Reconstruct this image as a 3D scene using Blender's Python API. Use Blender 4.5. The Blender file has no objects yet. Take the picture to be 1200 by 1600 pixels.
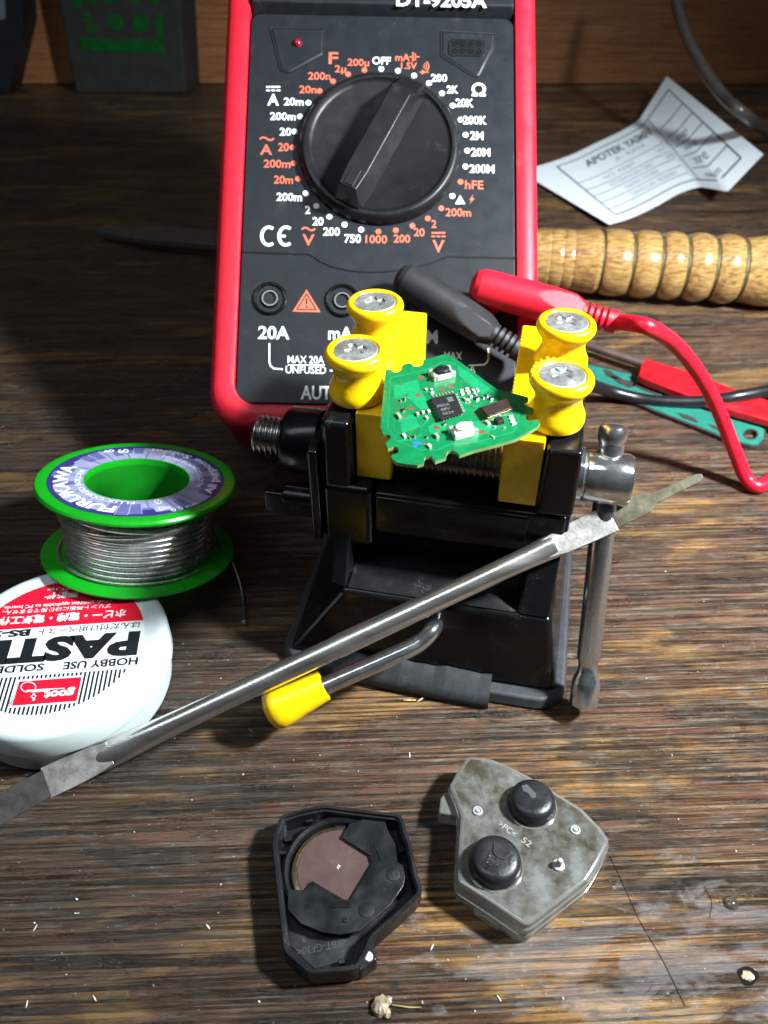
import bpy, bmesh, math, random
from mathutils import Vector, Matrix
random.seed(7)
MM = 0.001                      # everything below is written in millimetres
sc = bpy.context.scene
COL = sc.collection
R = math.radians

# ------------------------------------------------------------------ camera, world, light, exposure
CAM_H = 170.0; PITCH = 41.5; FPX = 1300.0
cd = bpy.data.cameras.new('camera'); cam = bpy.data.objects.new('camera', cd); COL.objects.link(cam)
cam.location = (0, 0, CAM_H*MM); cam.rotation_euler = (R(90-PITCH), 0, 0)
cd.sensor_fit = 'VERTICAL'; cd.sensor_height = 36; cd.lens = 36*FPX/1600
cd.clip_start = 0.005; cd.clip_end = 20
cd.dof.use_dof = True; cd.dof.focus_distance = 0.183; cd.dof.aperture_fstop = 25
sc.camera = cam
w = bpy.data.worlds.new('World'); sc.world = w; w.use_nodes = True
_bg = w.node_tree.nodes['Background']; _bg.inputs[1].default_value = 1.0      # a dim room: pale ceiling above, dark walls
_tc = w.node_tree.nodes.new('ShaderNodeTexCoord'); _sx = w.node_tree.nodes.new('ShaderNodeSeparateXYZ'); _rp = w.node_tree.nodes.new('ShaderNodeValToRGB')
w.node_tree.links.new(_tc.outputs['Generated'], _sx.inputs[0]); w.node_tree.links.new(_sx.outputs['Z'], _rp.inputs[0]); w.node_tree.links.new(_rp.outputs[0], _bg.inputs[0])
_e = _rp.color_ramp.elements; _e[0].position = .25; _e[0].color = (.007, .008, .009, 1); _e[1].position = .95; _e[1].color = (.105, .120, .130, 1)
ld = bpy.data.lights.new('bench_lamp', 'SPOT'); lamp = bpy.data.objects.new('bench_lamp', ld); COL.objects.link(lamp)
ld.energy = 26; ld.color = (0.92, 0.98, 1.0); ld.shadow_soft_size = 0.022
ld.spot_size = R(104); ld.spot_blend = 1.0
lamp.location = (0.270, 0.095, 0.305)
lamp.rotation_euler = (Vector((0.085, 0.205, 0.03)) - Vector(lamp.location)).to_track_quat('-Z', 'Y').to_euler()
al_ = bpy.data.lights.new('ceiling_lamp', 'AREA'); alo = bpy.data.objects.new('ceiling_lamp', al_); COL.objects.link(alo)
al_.shape = 'RECTANGLE'; al_.size = .66; al_.size_y = .16; al_.energy = 1.35; al_.color = (.86, .94, 1.0)
alo.location = (-.26, .01, .64); alo.rotation_euler = (Vector((.0, .15, .0)) - Vector(alo.location)).to_track_quat('-Z', 'Y').to_euler(); alo.rotation_euler = (R(16), R(-18), 0)
sc.view_settings.view_transform = 'Standard'; sc.view_settings.look = 'None'
sc.view_settings.exposure = 0; sc.view_settings.gamma = 1; sc.view_settings.use_curve_mapping = False

# ------------------------------------------------------------------ measuring helpers
_c, _s = math.cos(R(PITCH)), math.sin(R(PITCH))
EYE = Vector((0, 0, CAM_H))
def ray(px, py):
    u, v = (px-600)/FPX, (800-py)/FPX
    return Vector((u, v*_s + _c, v*_c - _s))
def P(px, py, h=0.0):                       # a point of the photo at height h above the bench
    d = ray(px, py); return EYE + d*((h-CAM_H)/d.z)
def PP(px, py, o, n):                       # a point of the photo on a plane
    d = ray(px, py); return EYE + d*((o-EYE).dot(n)/d.dot(n))
def PY(px, py, y):                          # a point of the photo on the vertical plane at depth y
    d = ray(px, py); return EYE + d*(y/d.y)
def zz(pts, s, ox, oy): return [(ox+x/s, oy+y/s) for x, y in pts]

# ------------------------------------------------------------------ materials
def mat(name, col, rough=0.5, metal=0.0, spec=0.5, var=0.0, vscale=0.3, bump=0.0, bscale=1.5, coat=0.0, dust=0.0,
        col2=None, rvar=0.0, stretch=(1, 1, 1), trans=0.0, ior=1.45, sss=0.0, dscale=0.55, alpha=1.0):
    m = bpy.data.materials.new(name); m.use_nodes = True
    nt = m.node_tree; b = nt.nodes['Principled BSDF']; N = nt.nodes.new; L = nt.links.new
    b.inputs['Base Color'].default_value = (*col, 1); b.inputs['Roughness'].default_value = rough
    b.inputs['Metallic'].default_value = metal; b.inputs['Specular IOR Level'].default_value = spec
    b.inputs['Coat Weight'].default_value = coat; b.inputs['Coat Roughness'].default_value = 0.12
    b.inputs['Transmission Weight'].default_value = trans; b.inputs['IOR'].default_value = ior
    if alpha < 1: b.inputs['Alpha'].default_value = alpha
    if sss: b.inputs['Subsurface Weight'].default_value = sss; b.inputs['Subsurface Radius'].default_value = (.0018, .0012, .0006); b.inputs['Subsurface Scale'].default_value = 1.0
    tc = N('ShaderNodeTexCoord'); mp = N('ShaderNodeMapping'); mp.inputs['Scale'].default_value = tuple(1000*s for s in stretch)
    L(tc.outputs['Object'], mp.inputs['Vector'])
    colsock = None
    if var or col2:
        n = N('ShaderNodeTexNoise'); n.inputs['Scale'].default_value = vscale; n.inputs['Detail'].default_value = 7; n.inputs['Roughness'].default_value = .62
        L(mp.outputs[0], n.inputs['Vector'])
        rp = N('ShaderNodeValToRGB'); c2 = col2 or tuple(min(1, c*(1+var)) for c in col)
        c1 = col if col2 else tuple(c*(1-var) for c in col)
        rp.color_ramp.elements[0].position = .36; rp.color_ramp.elements[1].position = .66
        rp.color_ramp.elements[0].color = (*c1, 1); rp.color_ramp.elements[1].color = (*c2, 1)
        L(n.outputs['Fac'], rp.inputs[0]); colsock = rp.outputs[0]
    if rvar:
        n2 = N('ShaderNodeTexNoise'); n2.inputs['Scale'].default_value = .22; n2.inputs['Detail'].default_value = 6
        L(mp.outputs[0], n2.inputs['Vector'])
        mr = N('ShaderNodeMapRange'); mr.inputs[1].default_value = .3; mr.inputs[2].default_value = .7
        mr.inputs[3].default_value = max(.02, rough-rvar); mr.inputs[4].default_value = min(1, rough+rvar)
        L(n2.outputs['Fac'], mr.inputs[0]); L(mr.outputs[0], b.inputs['Roughness'])
    if dust:                                  # grey dust specks lying on a dark part
        v = N('ShaderNodeTexNoise'); v.inputs['Scale'].default_value = 4.2; v.inputs['Detail'].default_value = 2
        g = N('ShaderNodeTexNoise'); g.inputs['Scale'].default_value = dscale*.3; g.inputs['Detail'].default_value = 4
        L(mp.outputs[0], v.inputs['Vector']); L(mp.outputs[0], g.inputs['Vector'])
        a = N('ShaderNodeMath'); a.operation = 'MULTIPLY'; L(v.outputs['Fac'], a.inputs[0]); L(g.outputs['Fac'], a.inputs[1])
        q = N('ShaderNodeMapRange'); q.inputs[1].default_value = .395-.03*dust; q.inputs[2].default_value = .47; q.inputs[3].default_value = 0; q.inputs[4].default_value = .12+.22*dust
        L(a.outputs[0], q.inputs[0])
        mx = N('ShaderNodeMix'); mx.data_type = 'RGBA'; L(q.outputs[0], mx.inputs['Factor'])
        if colsock: L(colsock, mx.inputs['A'])
        else: mx.inputs['A'].default_value = (*col, 1)
        mx.inputs['B'].default_value = (.32, .32, .29, 1); colsock = mx.outputs['Result']
    if colsock: L(colsock, b.inputs['Base Color'])
    if bump:
        n3 = N('ShaderNodeTexNoise'); n3.inputs['Scale'].default_value = bscale; n3.inputs['Detail'].default_value = 4
        L(mp.outputs[0], n3.inputs['Vector'])
        bp = N('ShaderNodeBump'); bp.inputs['Strength'].default_value = bump; bp.inputs['Distance'].default_value = .0002
        L(n3.outputs['Fac'], bp.inputs['Height']); L(bp.outputs[0], b.inputs['Normal'])
    return m

def wood_mat(name, rot=-2.2, warm=0.0, seed=0.0, marks=True):
    m = bpy.data.materials.new(name); m.use_nodes = True
    nt = m.node_tree; b = nt.nodes['Principled BSDF']; N = nt.nodes.new; L = nt.links.new
    tc = N('ShaderNodeTexCoord'); base = N('ShaderNodeMapping'); base.inputs['Scale'].default_value = (1000, 1000, 1000)
    base.inputs['Rotation'].default_value = (0, 0, R(rot)); base.inputs['Location'].default_value = (seed, seed*.7, seed*.3)
    L(tc.outputs['Object'], base.inputs['Vector'])
    def noise(sx, sy, det=6, ro=.6, dist=0.0, off=0.0):
        mp = N('ShaderNodeMapping'); mp.inputs['Scale'].default_value = (sx, sy, sy); mp.inputs['Location'].default_value = (off, off*1.7, off*.6)
        L(base.outputs[0], mp.inputs['Vector'])
        n = N('ShaderNodeTexNoise'); n.inputs['Scale'].default_value = 1; n.inputs['Detail'].default_value = det; n.inputs['Roughness'].default_value = ro; n.inputs['Distortion'].default_value = dist
        L(mp.outputs[0], n.inputs['Vector']); return n.outputs['Fac']
    def ramp(src, *st):
        r = N('ShaderNodeValToRGB'); e = r.color_ramp.elements
        while len(e) > 1: e.remove(e[-1])
        e[0].position = st[0][0]; e[0].color = (*st[0][1], 1)
        for p_, c_ in st[1:]:
            k = e.new(p_); k.color = (*c_, 1)
        L(src, r.inputs[0]); return r.outputs[0]
    def rng(src, a, b_, c=0., d=1.):
        r = N('ShaderNodeMapRange'); r.inputs[1].default_value = a; r.inputs[2].default_value = b_; r.inputs[3].default_value = c; r.inputs[4].default_value = d
        L(src, r.inputs[0]); return r.outputs[0]
    def mix(f, a, c, mode='MIX'):
        x = N('ShaderNodeMix'); x.data_type = 'RGBA'; x.blend_type = mode
        for s, k in ((f, 'Factor'), (a, 'A'), (c, 'B')):
            if isinstance(s, (int, float)): x.inputs[k].default_value = s
            elif isinstance(s, tuple): x.inputs[k].default_value = (*s, 1)
            else: L(s, x.inputs[k])
        return x.outputs['Result']
    def math_(op, a, b_):
        x = N('ShaderNodeMath'); x.operation = op
        for i, s in enumerate((a, b_)):
            if isinstance(s, (int, float)): x.inputs[i].default_value = s
            else: L(s, x.inputs[i])
        return x.outputs[0]
    grain = noise(.014, .62, 6, .66, .3)
    lines = noise(.013, .98, 5, .60, .25, 5.0)
    lines2 = noise(.026, 1.9, 4, .62, .3, 15.0)
    fine = noise(.075, 3.6, 6, .74, .3, 3.1)
    blot = noise(.017, .060, 6, .62, .6, 9.0)
    blot2 = noise(.024, .10, 6, .66, .8, 21.0)
    patch = noise(.030, .26, 5, .6, .4, 63.0)
    streak = noise(.030, .62, 6, .66, .3, 40.0)
    spots = noise(.13, .42, 5, .7, .5, 55.0)
    base_c = ramp(grain, (.28, (.022, .010, .006)), (.40, (.062, .027, .013)), (.50, (.108, .050, .023)), (.60, (.155, .080, .039)), (.72, (.20, .120, .064)))
    red = ramp(grain, (.28, (.030, .010, .006)), (.52, (.125, .040, .020)), (.72, (.18, .070, .038)))
    orange = ramp(grain, (.28, (.10, .046, .012)), (.46, (.27, .135, .034)), (.64, (.40, .22, .065)))
    c = mix(rng(patch, .50, .62, 0, .7), base_c, red)
    c = mix(rng(blot, .52, .60, 0, .9), c, orange)
    c = mix(rng(blot2, .50, .58, 0, .85), c, mix(grain, (.012, .008, .006), (.050, .028, .016)))
    c = mix(rng(streak, .55, .62, 0, .65), c, mix(fine, (.045, .042, .030), (.165, .150, .108)))      # grey weathered streaks
    c = mix(rng(math_('MULTIPLY', fine, spots), .28, .36, 0, .6), c, (.24, .21, .155))
    c = mix(rng(lines2, .46, .42, 0, .75), c, (.020, .013, .010))
    lw = math_('MULTIPLY', rng(lines, .485, .445, 0, 1), rng(noise(.03, .14, 4, .6, .5, 77.), .36, .56, .30, .97))
    c = mix(lw, c, (.010, .0075, .006))                                      # dark grain lines
    c = mix(rng(fine, .43, .35, 0, .7), c, (.010, .008, .006))               # dark pores
    c = mix(rng(spots, .42, .30, 0, .85), c, (.014, .010, .008))
    dirt = noise(.17, .38, 7, .74, 1.0, 101.)
    c = mix(rng(dirt, .52, .66, 0, .62), c, mix(fine, (.030, .028, .022), (.120, .108, .080)))   # ground-in grime across the grain
    c = mix(rng(dirt, .44, .33, 0, .6), c, mix(.35, (.010, .007, .005), c))
    scuf = noise(.5, .22, 5, .7, 1.4, 131.)
    c = mix(rng(scuf, .66, .74, 0, .5), c, (.21, .195, .155))
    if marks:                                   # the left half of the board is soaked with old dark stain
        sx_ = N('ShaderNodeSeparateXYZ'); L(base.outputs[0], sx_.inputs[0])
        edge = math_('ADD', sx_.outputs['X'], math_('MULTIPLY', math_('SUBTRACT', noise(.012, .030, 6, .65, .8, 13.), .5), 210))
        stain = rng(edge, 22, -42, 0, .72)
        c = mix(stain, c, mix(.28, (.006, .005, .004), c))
    speck = N('ShaderNodeTexVoronoi'); speck.inputs['Scale'].default_value = .35; L(base.outputs[0], speck.inputs['Vector'])
    c = mix(rng(speck.outputs['Distance'], .06, .03, 0, .7), c, (.40, .39, .33))
    if warm: c = mix(warm, c, (.30, .110, .030))
    height = math_('ADD', math_('ADD', math_('MULTIPLY', grain, .35), math_('MULTIPLY', fine, .75)), rng(lines, .44, .50, 0, .45))
    rough = rng(noise(.06, .20, 6, .7, .5, 70.), .35, .65, .20, .52)
    if marks:                                   # a dried glue spill near the right front corner
        sp = N('ShaderNodeMapping'); sp.vector_type = 'POINT'
        L(tc.outputs['Object'], sp.inputs['Vector'])
        cx, cy = GLUE
        sp.inputs['Scale'].default_value = (1000/30., 1000/13., 0); sp.inputs['Location'].default_value = (-cx/30., -cy/13., 0)
        ln = N('ShaderNodeVectorMath'); ln.operation = 'LENGTH'; L(sp.outputs[0], ln.inputs[0])
        e = math_('ADD', ln.outputs['Value'], math_('MULTIPLY', math_('SUBTRACT', noise(.07, .16, 6, .6, .8, 90.), .5), 6.5))
        gm = rng(e, 1.05, .55)
        c = mix(math_('MULTIPLY', gm, .42), c, mix(blot2, (.10, .090, .092), (.21, .195, .20)))
        rough = math_('MULTIPLY', rough, rng(gm, 0, 1, 1, .38))
        lump = noise(.16, .30, 3, .5, .3, 33.)
        height = math_('ADD', math_('MULTIPLY', height, rng(gm, 0, 1, 1, .55)), math_('MULTIPLY', math_('MULTIPLY', gm, lump), .9))
    L(c, b.inputs['Base Color']); L(rough, b.inputs['Roughness']); b.inputs['Specular IOR Level'].default_value = .42; b.inputs['Coat Weight'].default_value = .10; b.inputs['Coat Roughness'].default_value = .16
    bp = N('ShaderNodeBump'); bp.inputs['Strength'].default_value = .75; bp.inputs['Distance'].default_value = .0009
    L(height, bp.inputs['Height']); L(bp.outputs[0], b.inputs['Normal'])
    return m

_g = P(1000, 1500); GLUE = (_g.x, _g.y)
M = {
 'red_rubber': mat('red_rubber', (.62, .010, .028), .45, var=.06, bump=.12, bscale=4, rvar=.08, dust=.25),
 'meter_black': mat('meter_black', (.0100, .0125, .0165), .46, spec=.4, var=.12, bump=.2, bscale=7, rvar=.08, dust=.25),
 'knob_black': mat('knob_black', (.0065, .0072, .0085), .40, spec=.4, bump=.12, bscale=5, rvar=.08, dust=.2),
 'seam_black': mat('seam_black', (.006, .006, .007), .6, var=.1),
 'gloss_black': mat('gloss_black', (.0045, .0045, .005), .24, spec=.4, rvar=.08, bump=.06, bscale=1.2, dust=.55),
 'dusty_black': mat('dusty_black', (.008, .008, .009), .42, rvar=.12, bump=.2, bscale=3, dust=1.0),
 'rubber_black': mat('rubber_black', (.030, .033, .037), .55, var=.2, vscale=.4, bump=.35, bscale=4, dust=.8),
 'print_white': mat('print_white', (.82, .84, .84), .5, var=.04),
 'print_orange': mat('print_orange', (.60, .135, .075), .5, var=.05),
 'lead_black': mat('lead_black', (.018, .019, .021), .46, bump=.35, bscale=7, rvar=.06, dust=.3),
 'lead_red': mat('lead_red', (.62, .010, .030), .42, bump=.3, bscale=7, var=.06, dust=.15),
 'cable_black': mat('cable_black', (.008, .008, .010), .35, rvar=.08, dust=.2),
 'cable_red': mat('cable_red', (.60, .008, .026), .34, var=.08, rvar=.08, dust=.2),
 'yellow': mat('yellow_plastic', (.86, .56, .003), .30, var=.10, vscale=.30, rvar=.12, sss=.25, bump=.14, bscale=1.6, dust=.15, coat=.25),
 'chrome': mat('chrome', (.70, .71, .72), .15, .97, var=.12, vscale=.9, rvar=.08, bump=.10, bscale=2.2),
 'bar_steel': mat('bar_steel', (.64, .65, .67), .19, .96, var=.22, vscale=1.8, rvar=.08, bump=.22, bscale=3.5),
 'thread_steel': mat('thread_steel', (.42, .40, .39), .27, 1.0, var=.2),
 'zinc': mat('zinc_screw', (.60, .62, .62), .42, .85, var=.25, vscale=.9, rvar=.15, bump=.35, bscale=2.5),
 'steel': mat('brushed_steel', (.68, .66, .63), .25, .96, var=.10, vscale=.5, stretch=(.15, 1, 1), bump=.12, bscale=3, rvar=.08),
 'blade': mat('worn_blade', (.42, .41, .39), .34, .55, var=.3, vscale=.45, rvar=.12, bump=.35, bscale=1.6),
 'blade_dark': mat('stained_blade', (.035, .033, .031), .70, 0, spec=.12, var=.35, vscale=.35, rvar=.12, bump=.25, bscale=1.5),
 'blade_tip': mat('varnished_blade', (.050, .046, .028), .34, .15, col2=(.125, .115, .075), vscale=.3, rvar=.1, bump=.3, bscale=1.5),
 'green_core': mat('green_core', (.004, .17, .008), .4, var=.08),
 'green_plastic': mat('green_plastic', (.005, .29, .010), .30, var=.08, rvar=.08, sss=.15, bump=.05, dust=.15),
 'solder': mat('solder', (.66, .66, .67), .27, .9, var=.15, vscale=.5, rvar=.06, bump=.1),
 'solder_dark': mat('solder_tail', (.16, .16, .17), .35, .9, var=.2),
 'label_navy': mat('label_navy', (.030, .030, .155), .35, var=.12),
 'label_mid': mat('label_mid', (.11, .12, .29), .36, var=.15),
 'label_pale': mat('label_pale', (.27, .285, .45), .38, var=.12),
 'label_ink': mat('label_ink', (.72, .76, .85), .4),
 'tin_body_white': mat('tin_body_white', (.55, .62, .62), .40, var=.04, rvar=.05, dust=.2),
 'tin_white': mat('tin_white', (.58, .66, .67), .34, var=.03, rvar=.05, sss=.1, bump=.05, dust=.12),
 'label_white': mat('label_white', (.68, .73, .73), .30, var=.02),
 'label_red': mat('label_red', (.66, .008, .030), .32, var=.05),
 'ink_black': mat('ink_black', (.010, .012, .014), .35, var=.1),
 'pcb': mat('pcb_green', (.004, .155, .050), .30, var=.18, vscale=.5, rvar=.06, bump=.1, coat=.35),
 'pcb_pale': mat('pcb_pour', (.008, .235, .090), .30, var=.12, vscale=.6, coat=.35),
 'pcb_edge': mat('pcb_edge', (.16, .26, .09), .6, var=.2),
 'copper': mat('copper_pad', (.30, .145, .070), .42, .55, var=.25, vscale=1.2),
 'tinned': mat('tinned_pad', (.78, .78, .75), .30, .7, var=.2, vscale=2),
 'chip': mat('chip_black', (.014, .014, .016), .45, var=.2, vscale=1.5, bump=.2, bscale=6),
 'chip_mark': mat('chip_marking', (.13, .13, .13), .5),
 'ceramic': mat('ceramic_tan', (.34, .25, .16), .5, var=.25, vscale=2),
 'cream': mat('cream_plastic', (.78, .68, .50), .4, var=.05),
 'white_part': mat('white_part', (.76, .75, .70), .4, var=.08, vscale=2),
 'crystal': mat('crystal_lid', (.075, .055, .045), .32, .6, var=.3, vscale=1.5),
 'gold': mat('gold_edge', (.55, .42, .22), .3, .9, var=.2),
 'blue_ink': mat('blue_ink', (.02, .14, .38), .4),
 'shell_black': mat('shell_black', (.0085, .009, .0105), .33, rvar=.14, bump=.25, bscale=2.2, dust=.7),
 'shell_floor': mat('shell_floor', (.012, .014, .016), .45, var=.4, vscale=.35, rvar=.15, bump=.2, dust=.5),
 'cover_plate': mat('cover_plate', (.0065, .008, .009), .36, var=.4, vscale=.12, rvar=.17, bump=.15, dust=.4),
 'battery_brown': mat('battery_wrap', (.066, .037, .034), .46, var=.12, rvar=.06, bump=.12, bscale=3, dust=.2),
 'brass': mat('brass_edge', (.40, .34, .20), .30, .95, var=.3, vscale=1.0),
 'emboss': mat('emboss_dark', (.045, .05, .055), .4),
 'clear_shell': mat('clear_shell', (.085, .076, .054), .12, rvar=.09, trans=.50, ior=1.45, col2=(.29, .30, .29), vscale=.20, bump=.22, bscale=.7, dust=.3, coat=.8),
 'clear_edge': mat('clear_edge', (.46, .455, .42), .10, trans=.78, ior=1.5, var=.12, vscale=.4),
 'clear_mark': mat('clear_mark', (.36, .37, .36), .3, trans=.2),
 'button_black': mat('button_rubber', (.010, .011, .013), .36, rvar=.16, bump=.3, bscale=1.6, dust=.25),
 'button_worn': mat('worn_patch', (.050, .056, .066), .5, var=.2),
 'paper': mat('paper', (.72, .79, .84), .7, var=.03, vscale=.1),
 'paper_ink': mat('paper_ink', (.11, .12, .14), .7, var=.1),
 'paper_grey': mat('paper_smudge', (.32, .35, .38), .7, var=.2),
 'handle_wood': mat('varnished_wood', (.46, .29, .105), .24, col2=(.15, .075, .022), vscale=.8, stretch=(.22, 1.2, 1.2), rvar=.07, bump=.15, bscale=1.4, coat=.5),
 'handle_groove': mat('handle_groove', (.075, .085, .038), .5, var=.3),
 'teal': mat('teal_paint', (.018, .185, .135), .42, col2=(.012, .13, .10), vscale=.2, rvar=.1, bump=.2),
 'teal_worn': mat('worn_metal', (.060, .050, .050), .5, .4, var=.4, vscale=.6),
 'red_handle': mat('red_handle', (.46, .008, .016), .35, var=.15, rvar=.1),
 'grey_steel': mat('grey_steel', (.22, .21, .19), .4, .8, var=.2),
 'wire_grey': mat('wire_grey', (.045, .042, .038), .30, var=.2),
 'box_grey': mat('box_grey', (.020, .021, .020), .6, spec=.2, var=.2, vscale=.1, bump=.2),
 'box_dark': mat('box_dark', (.008, .010, .013), .5, spec=.2, var=.2, vscale=.1),
 'box_green': mat('green_print', (.002, .055, .008), .5, spec=.2, var=.25, vscale=.2),
 'box_pale': mat('pale_panel', (.08, .10, .12), .5, var=.1),
 'led_red': mat('led_red', (.25, .004, .012), .2, coat=.5),
 'debris': mat('wood_splinter', (.55, .45, .27), .6, var=.3, vscale=1.5),
 'rosin': mat('rosin_lump', (.36, .30, .20), .30, col2=(.16, .12, .075), vscale=.7, bump=.5, bscale=1.2),
 'crumb_white': mat('crumb_white', (.66, .66, .62), .4, var=.1),
 'hole_dark': mat('hole_dark', (.008, .006, .005), .9, spec=.1),
}

# ------------------------------------------------------------------ mesh helpers
class MB:
    def __init__(s): s.v = []; s.f = []; s.mi = []; s.mats = []
    def mid(s, m):
        if m is None: return 0
        if m not in s.mats: s.mats.append(m)
        return s.mats.index(m)
    def add(s, vs, fs, m=None):
        k = len(s.v); i = s.mid(m)
        s.v += [Vector(v) for v in vs]
        for f in fs: s.f.append(tuple(k+j for j in f)); s.mi.append(i)
    def prism(s, bot, top, m=None, mtop=None):      # two loops with equal counts
        n = len(bot); k = len(s.v); s.v += [Vector(v) for v in bot] + [Vector(v) for v in top]
        i = s.mid(m); it = s.mid(mtop) if mtop else i
        s.f.append(tuple(k+j for j in reversed(range(n)))); s.mi.append(i)
        s.f.append(tuple(k+n+j for j in range(n))); s.mi.append(it)
        for j in range(n):
            s.f.append((k+j, k+(j+1) % n, k+n+(j+1) % n, k+n+j)); s.mi.append(i)
    def box(s, F, x0, x1, y0, y1, z0, z1, m=None, taper=0):
        t = taper
        s.prism([F(x0, y0, z0), F(x1, y0, z0), F(x1, y1, z0), F(x0, y1, z0)],
                [F(x0+t, y0+t, z1), F(x1-t, y0+t, z1), F(x1-t, y1-t, z1), F(x0+t, y1-t, z1)], m)
    def lathe(s, prof, o, ax, n=48, m=None, closed=False, ref=None):   # prof (r, z)
        ax = Vector(ax).normalized(); rf = Vector(ref) if ref is not None else (Vector((0, 0, 1)) if abs(ax.z) < .9 else Vector((1, 0, 0)))
        e1 = (rf-ax*rf.dot(ax)).normalized(); e2 = ax.cross(e1); o = Vector(o)
        rings = []
        for r, z in prof:
            if r <= 1e-6: rings.append([len(s.v)]); s.v.append(o+ax*z)
            else:
                rings.append(list(range(len(s.v), len(s.v)+n)))
                for j in range(n):
                    a = 2*math.pi*j/n; s.v.append(o+ax*z+e1*(r*math.cos(a))+e2*(r*math.sin(a)))
        i = s.mid(m); pr = list(zip(rings, rings[1:]))
        if closed: pr.append((rings[-1], rings[0]))
        for a, b in pr:
            for j in range(n):
                k = (j+1) % n
                if len(a) == 1 and len(b) == 1: break
                if len(a) == 1: f = (a[0], b[k], b[j])
                elif len(b) == 1: f = (a[j], a[k], b[0])
                else: f = (a[j], a[k], b[k], b[j])
                s.f.append(f); s.mi.append(i)
    def tube(s, pts, rad, n=14, m=None, flat=None, up=None, cap=True):    # swept section; flat(i) -> (rx, rz)
        pts = [Vector(p) for p in pts]; N = len(pts)
        rad = rad if isinstance(rad, (list, tuple)) else [rad]*N
        T = [(pts[min(i+1, N-1)]-pts[max(i-1, 0)]).normalized() for i in range(N)]
        u = Vector(up) if up is not None else (Vector((0, 0, 1)) if abs(T[0].z) < .9 else Vector((1, 0, 0)))
        rings = []
        for i in range(N):
            u = (u-T[i]*u.dot(T[i])).normalized(); b = T[i].cross(u); ring = []
            ra, rb = (rad[i] if isinstance(rad[i], tuple) else (rad[i], rad[i]))
            for j in range(n):
                a = 2*math.pi*j/n; ring.append(len(s.v)); s.v.append(pts[i]+b*(ra*math.cos(a))+u*(rb*math.sin(a)))
            rings.append(ring)
        i_ = s.mid(m)
        for a, b in zip(rings, rings[1:]):
            for j in range(n): s.f.append((a[j], a[(j+1) % n], b[(j+1) % n], b[j])); s.mi.append(i_)
        if cap:
            s.f.append(tuple(reversed(rings[0]))); s.mi.append(i_); s.f.append(tuple(rings[-1])); s.mi.append(i_)
    def build(s, name, m=None, parent=None, bevel=0, seg=2, smooth=35, ang=30, **kw):
        me = bpy.data.meshes.new(name)
        inv = parent_inv(parent)
        me.from_pydata([inv @ (v*MM) for v in s.v], [], s.f)
        for mm_ in (s.mats or [m]): me.materials.append(M[mm_] if isinstance(mm_, str) else mm_)
        if s.mats: me.polygons.foreach_set('material_index', s.mi)
        bm = bmesh.new(); bm.from_mesh(me); bmesh.ops.recalc_face_normals(bm, faces=bm.faces); bm.to_mesh(me); bm.free()
        o = bpy.data.objects.new(name, me); COL.objects.link(o)
        if parent is not None: o.parent = parent
        if smooth is not None:
            me.shade_smooth(); me.set_sharp_from_angle(angle=R(smooth))
        if bevel:
            b = o.modifiers.new('bevel', 'BEVEL'); b.width = bevel*MM; b.segments = seg; b.limit_method = 'ANGLE'; b.angle_limit = R(ang)
            b.harden_normals = True; b.use_clamp_overlap = True
        for k, v in kw.items(): o[k] = v
        return o
ROOTM = {}
def parent_inv(p):
    while p is not None and p.parent is not None: p = p.parent
    return ROOTM[p.name] if p is not None else Matrix.Identity(4)
def thing(name, label, cat, loc, group=None):
    o = bpy.data.objects.new(name, None); COL.objects.link(o); o.empty_display_size = .01
    o.location = Vector(loc)*MM; o['label'] = label; o['category'] = cat
    if group: o['group'] = group
    ROOTM[o.name] = Matrix.Translation(-Vector(loc)*MM)
    return o
def frame(o, ex, ey, ez):
    o, ex, ey, ez = (Vector(q) for q in (o, ex, ey, ez))
    f = lambda x, y, z=0.0: o+ex*x+ey*y+ez*z
    f.o, f.ex, f.ey, f.ez = o, ex, ey, ez
    return f
def catmull(pts, k=8):
    pts = [Vector(p) for p in pts]; q = [pts[0]*2-pts[1]]+pts+[pts[-1]*2-pts[-2]]; out = []
    for i in range(1, len(q)-2):
        for j in range(k):
            t = j/k; a, b, c, d = q[i-1:i+3]
            out.append(.5*((2*b)+(c-a)*t+(2*a-5*b+4*c-d)*t*t+(3*b-a-3*c+d)*t**3))
    out.append(pts[-1]); return out
def rrect(x0, x1, y0, y1, r, n=5):
    out = []
    for cx, cy, a0 in ((x1-r, y1-r, 0), (x0+r, y1-r, 90), (x0+r, y0+r, 180), (x1-r, y0+r, 270)):
        for i in range(n+1):
            a = R(a0+90*i/n); out.append((cx+r*math.cos(a), cy+r*math.sin(a)))
    return out
def offset(poly, d):                 # inward offset (positive d) of a simple polygon, any winding
    n = len(poly); A = sum(poly[i][0]*poly[(i+1) % n][1]-poly[(i+1) % n][0]*poly[i][1] for i in range(n))
    sg = 1 if A > 0 else -1; out = []
    for i in range(n):
        p0, p1, p2 = (Vector(poly[(i+k) % n][:2]) for k in (-1, 0, 1))
        a = (p1-p0).normalized(); b = (p2-p1).normalized()
        na = Vector((-a.y, a.x))*sg; nb = Vector((-b.y, b.x))*sg
        m_ = na+nb; q = max(.35, 1+na.dot(nb)); v = m_/q
        out.append((p1.x+v.x*d, p1.y+v.y*d))
    return out
def roundpoly(poly, r, n=3):          # soften the corners of a 2-D polygon
    out = []; N = len(poly)
    for i in range(N):
        p0, p1, p2 = (Vector(poly[(i+k) % N][:2]) for k in (-1, 0, 1))
        d0 = p0-p1; d2 = p2-p1; t = min(r, d0.length*.45, d2.length*.45)
        a = p1+d0.normalized()*t; b = p1+d2.normalized()*t
        for k in range(n+1):
            u = k/n; q = a*(1-u)**2+p1*2*u*(1-u)+b*u*u; out.append((q.x, q.y))
    return out
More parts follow.
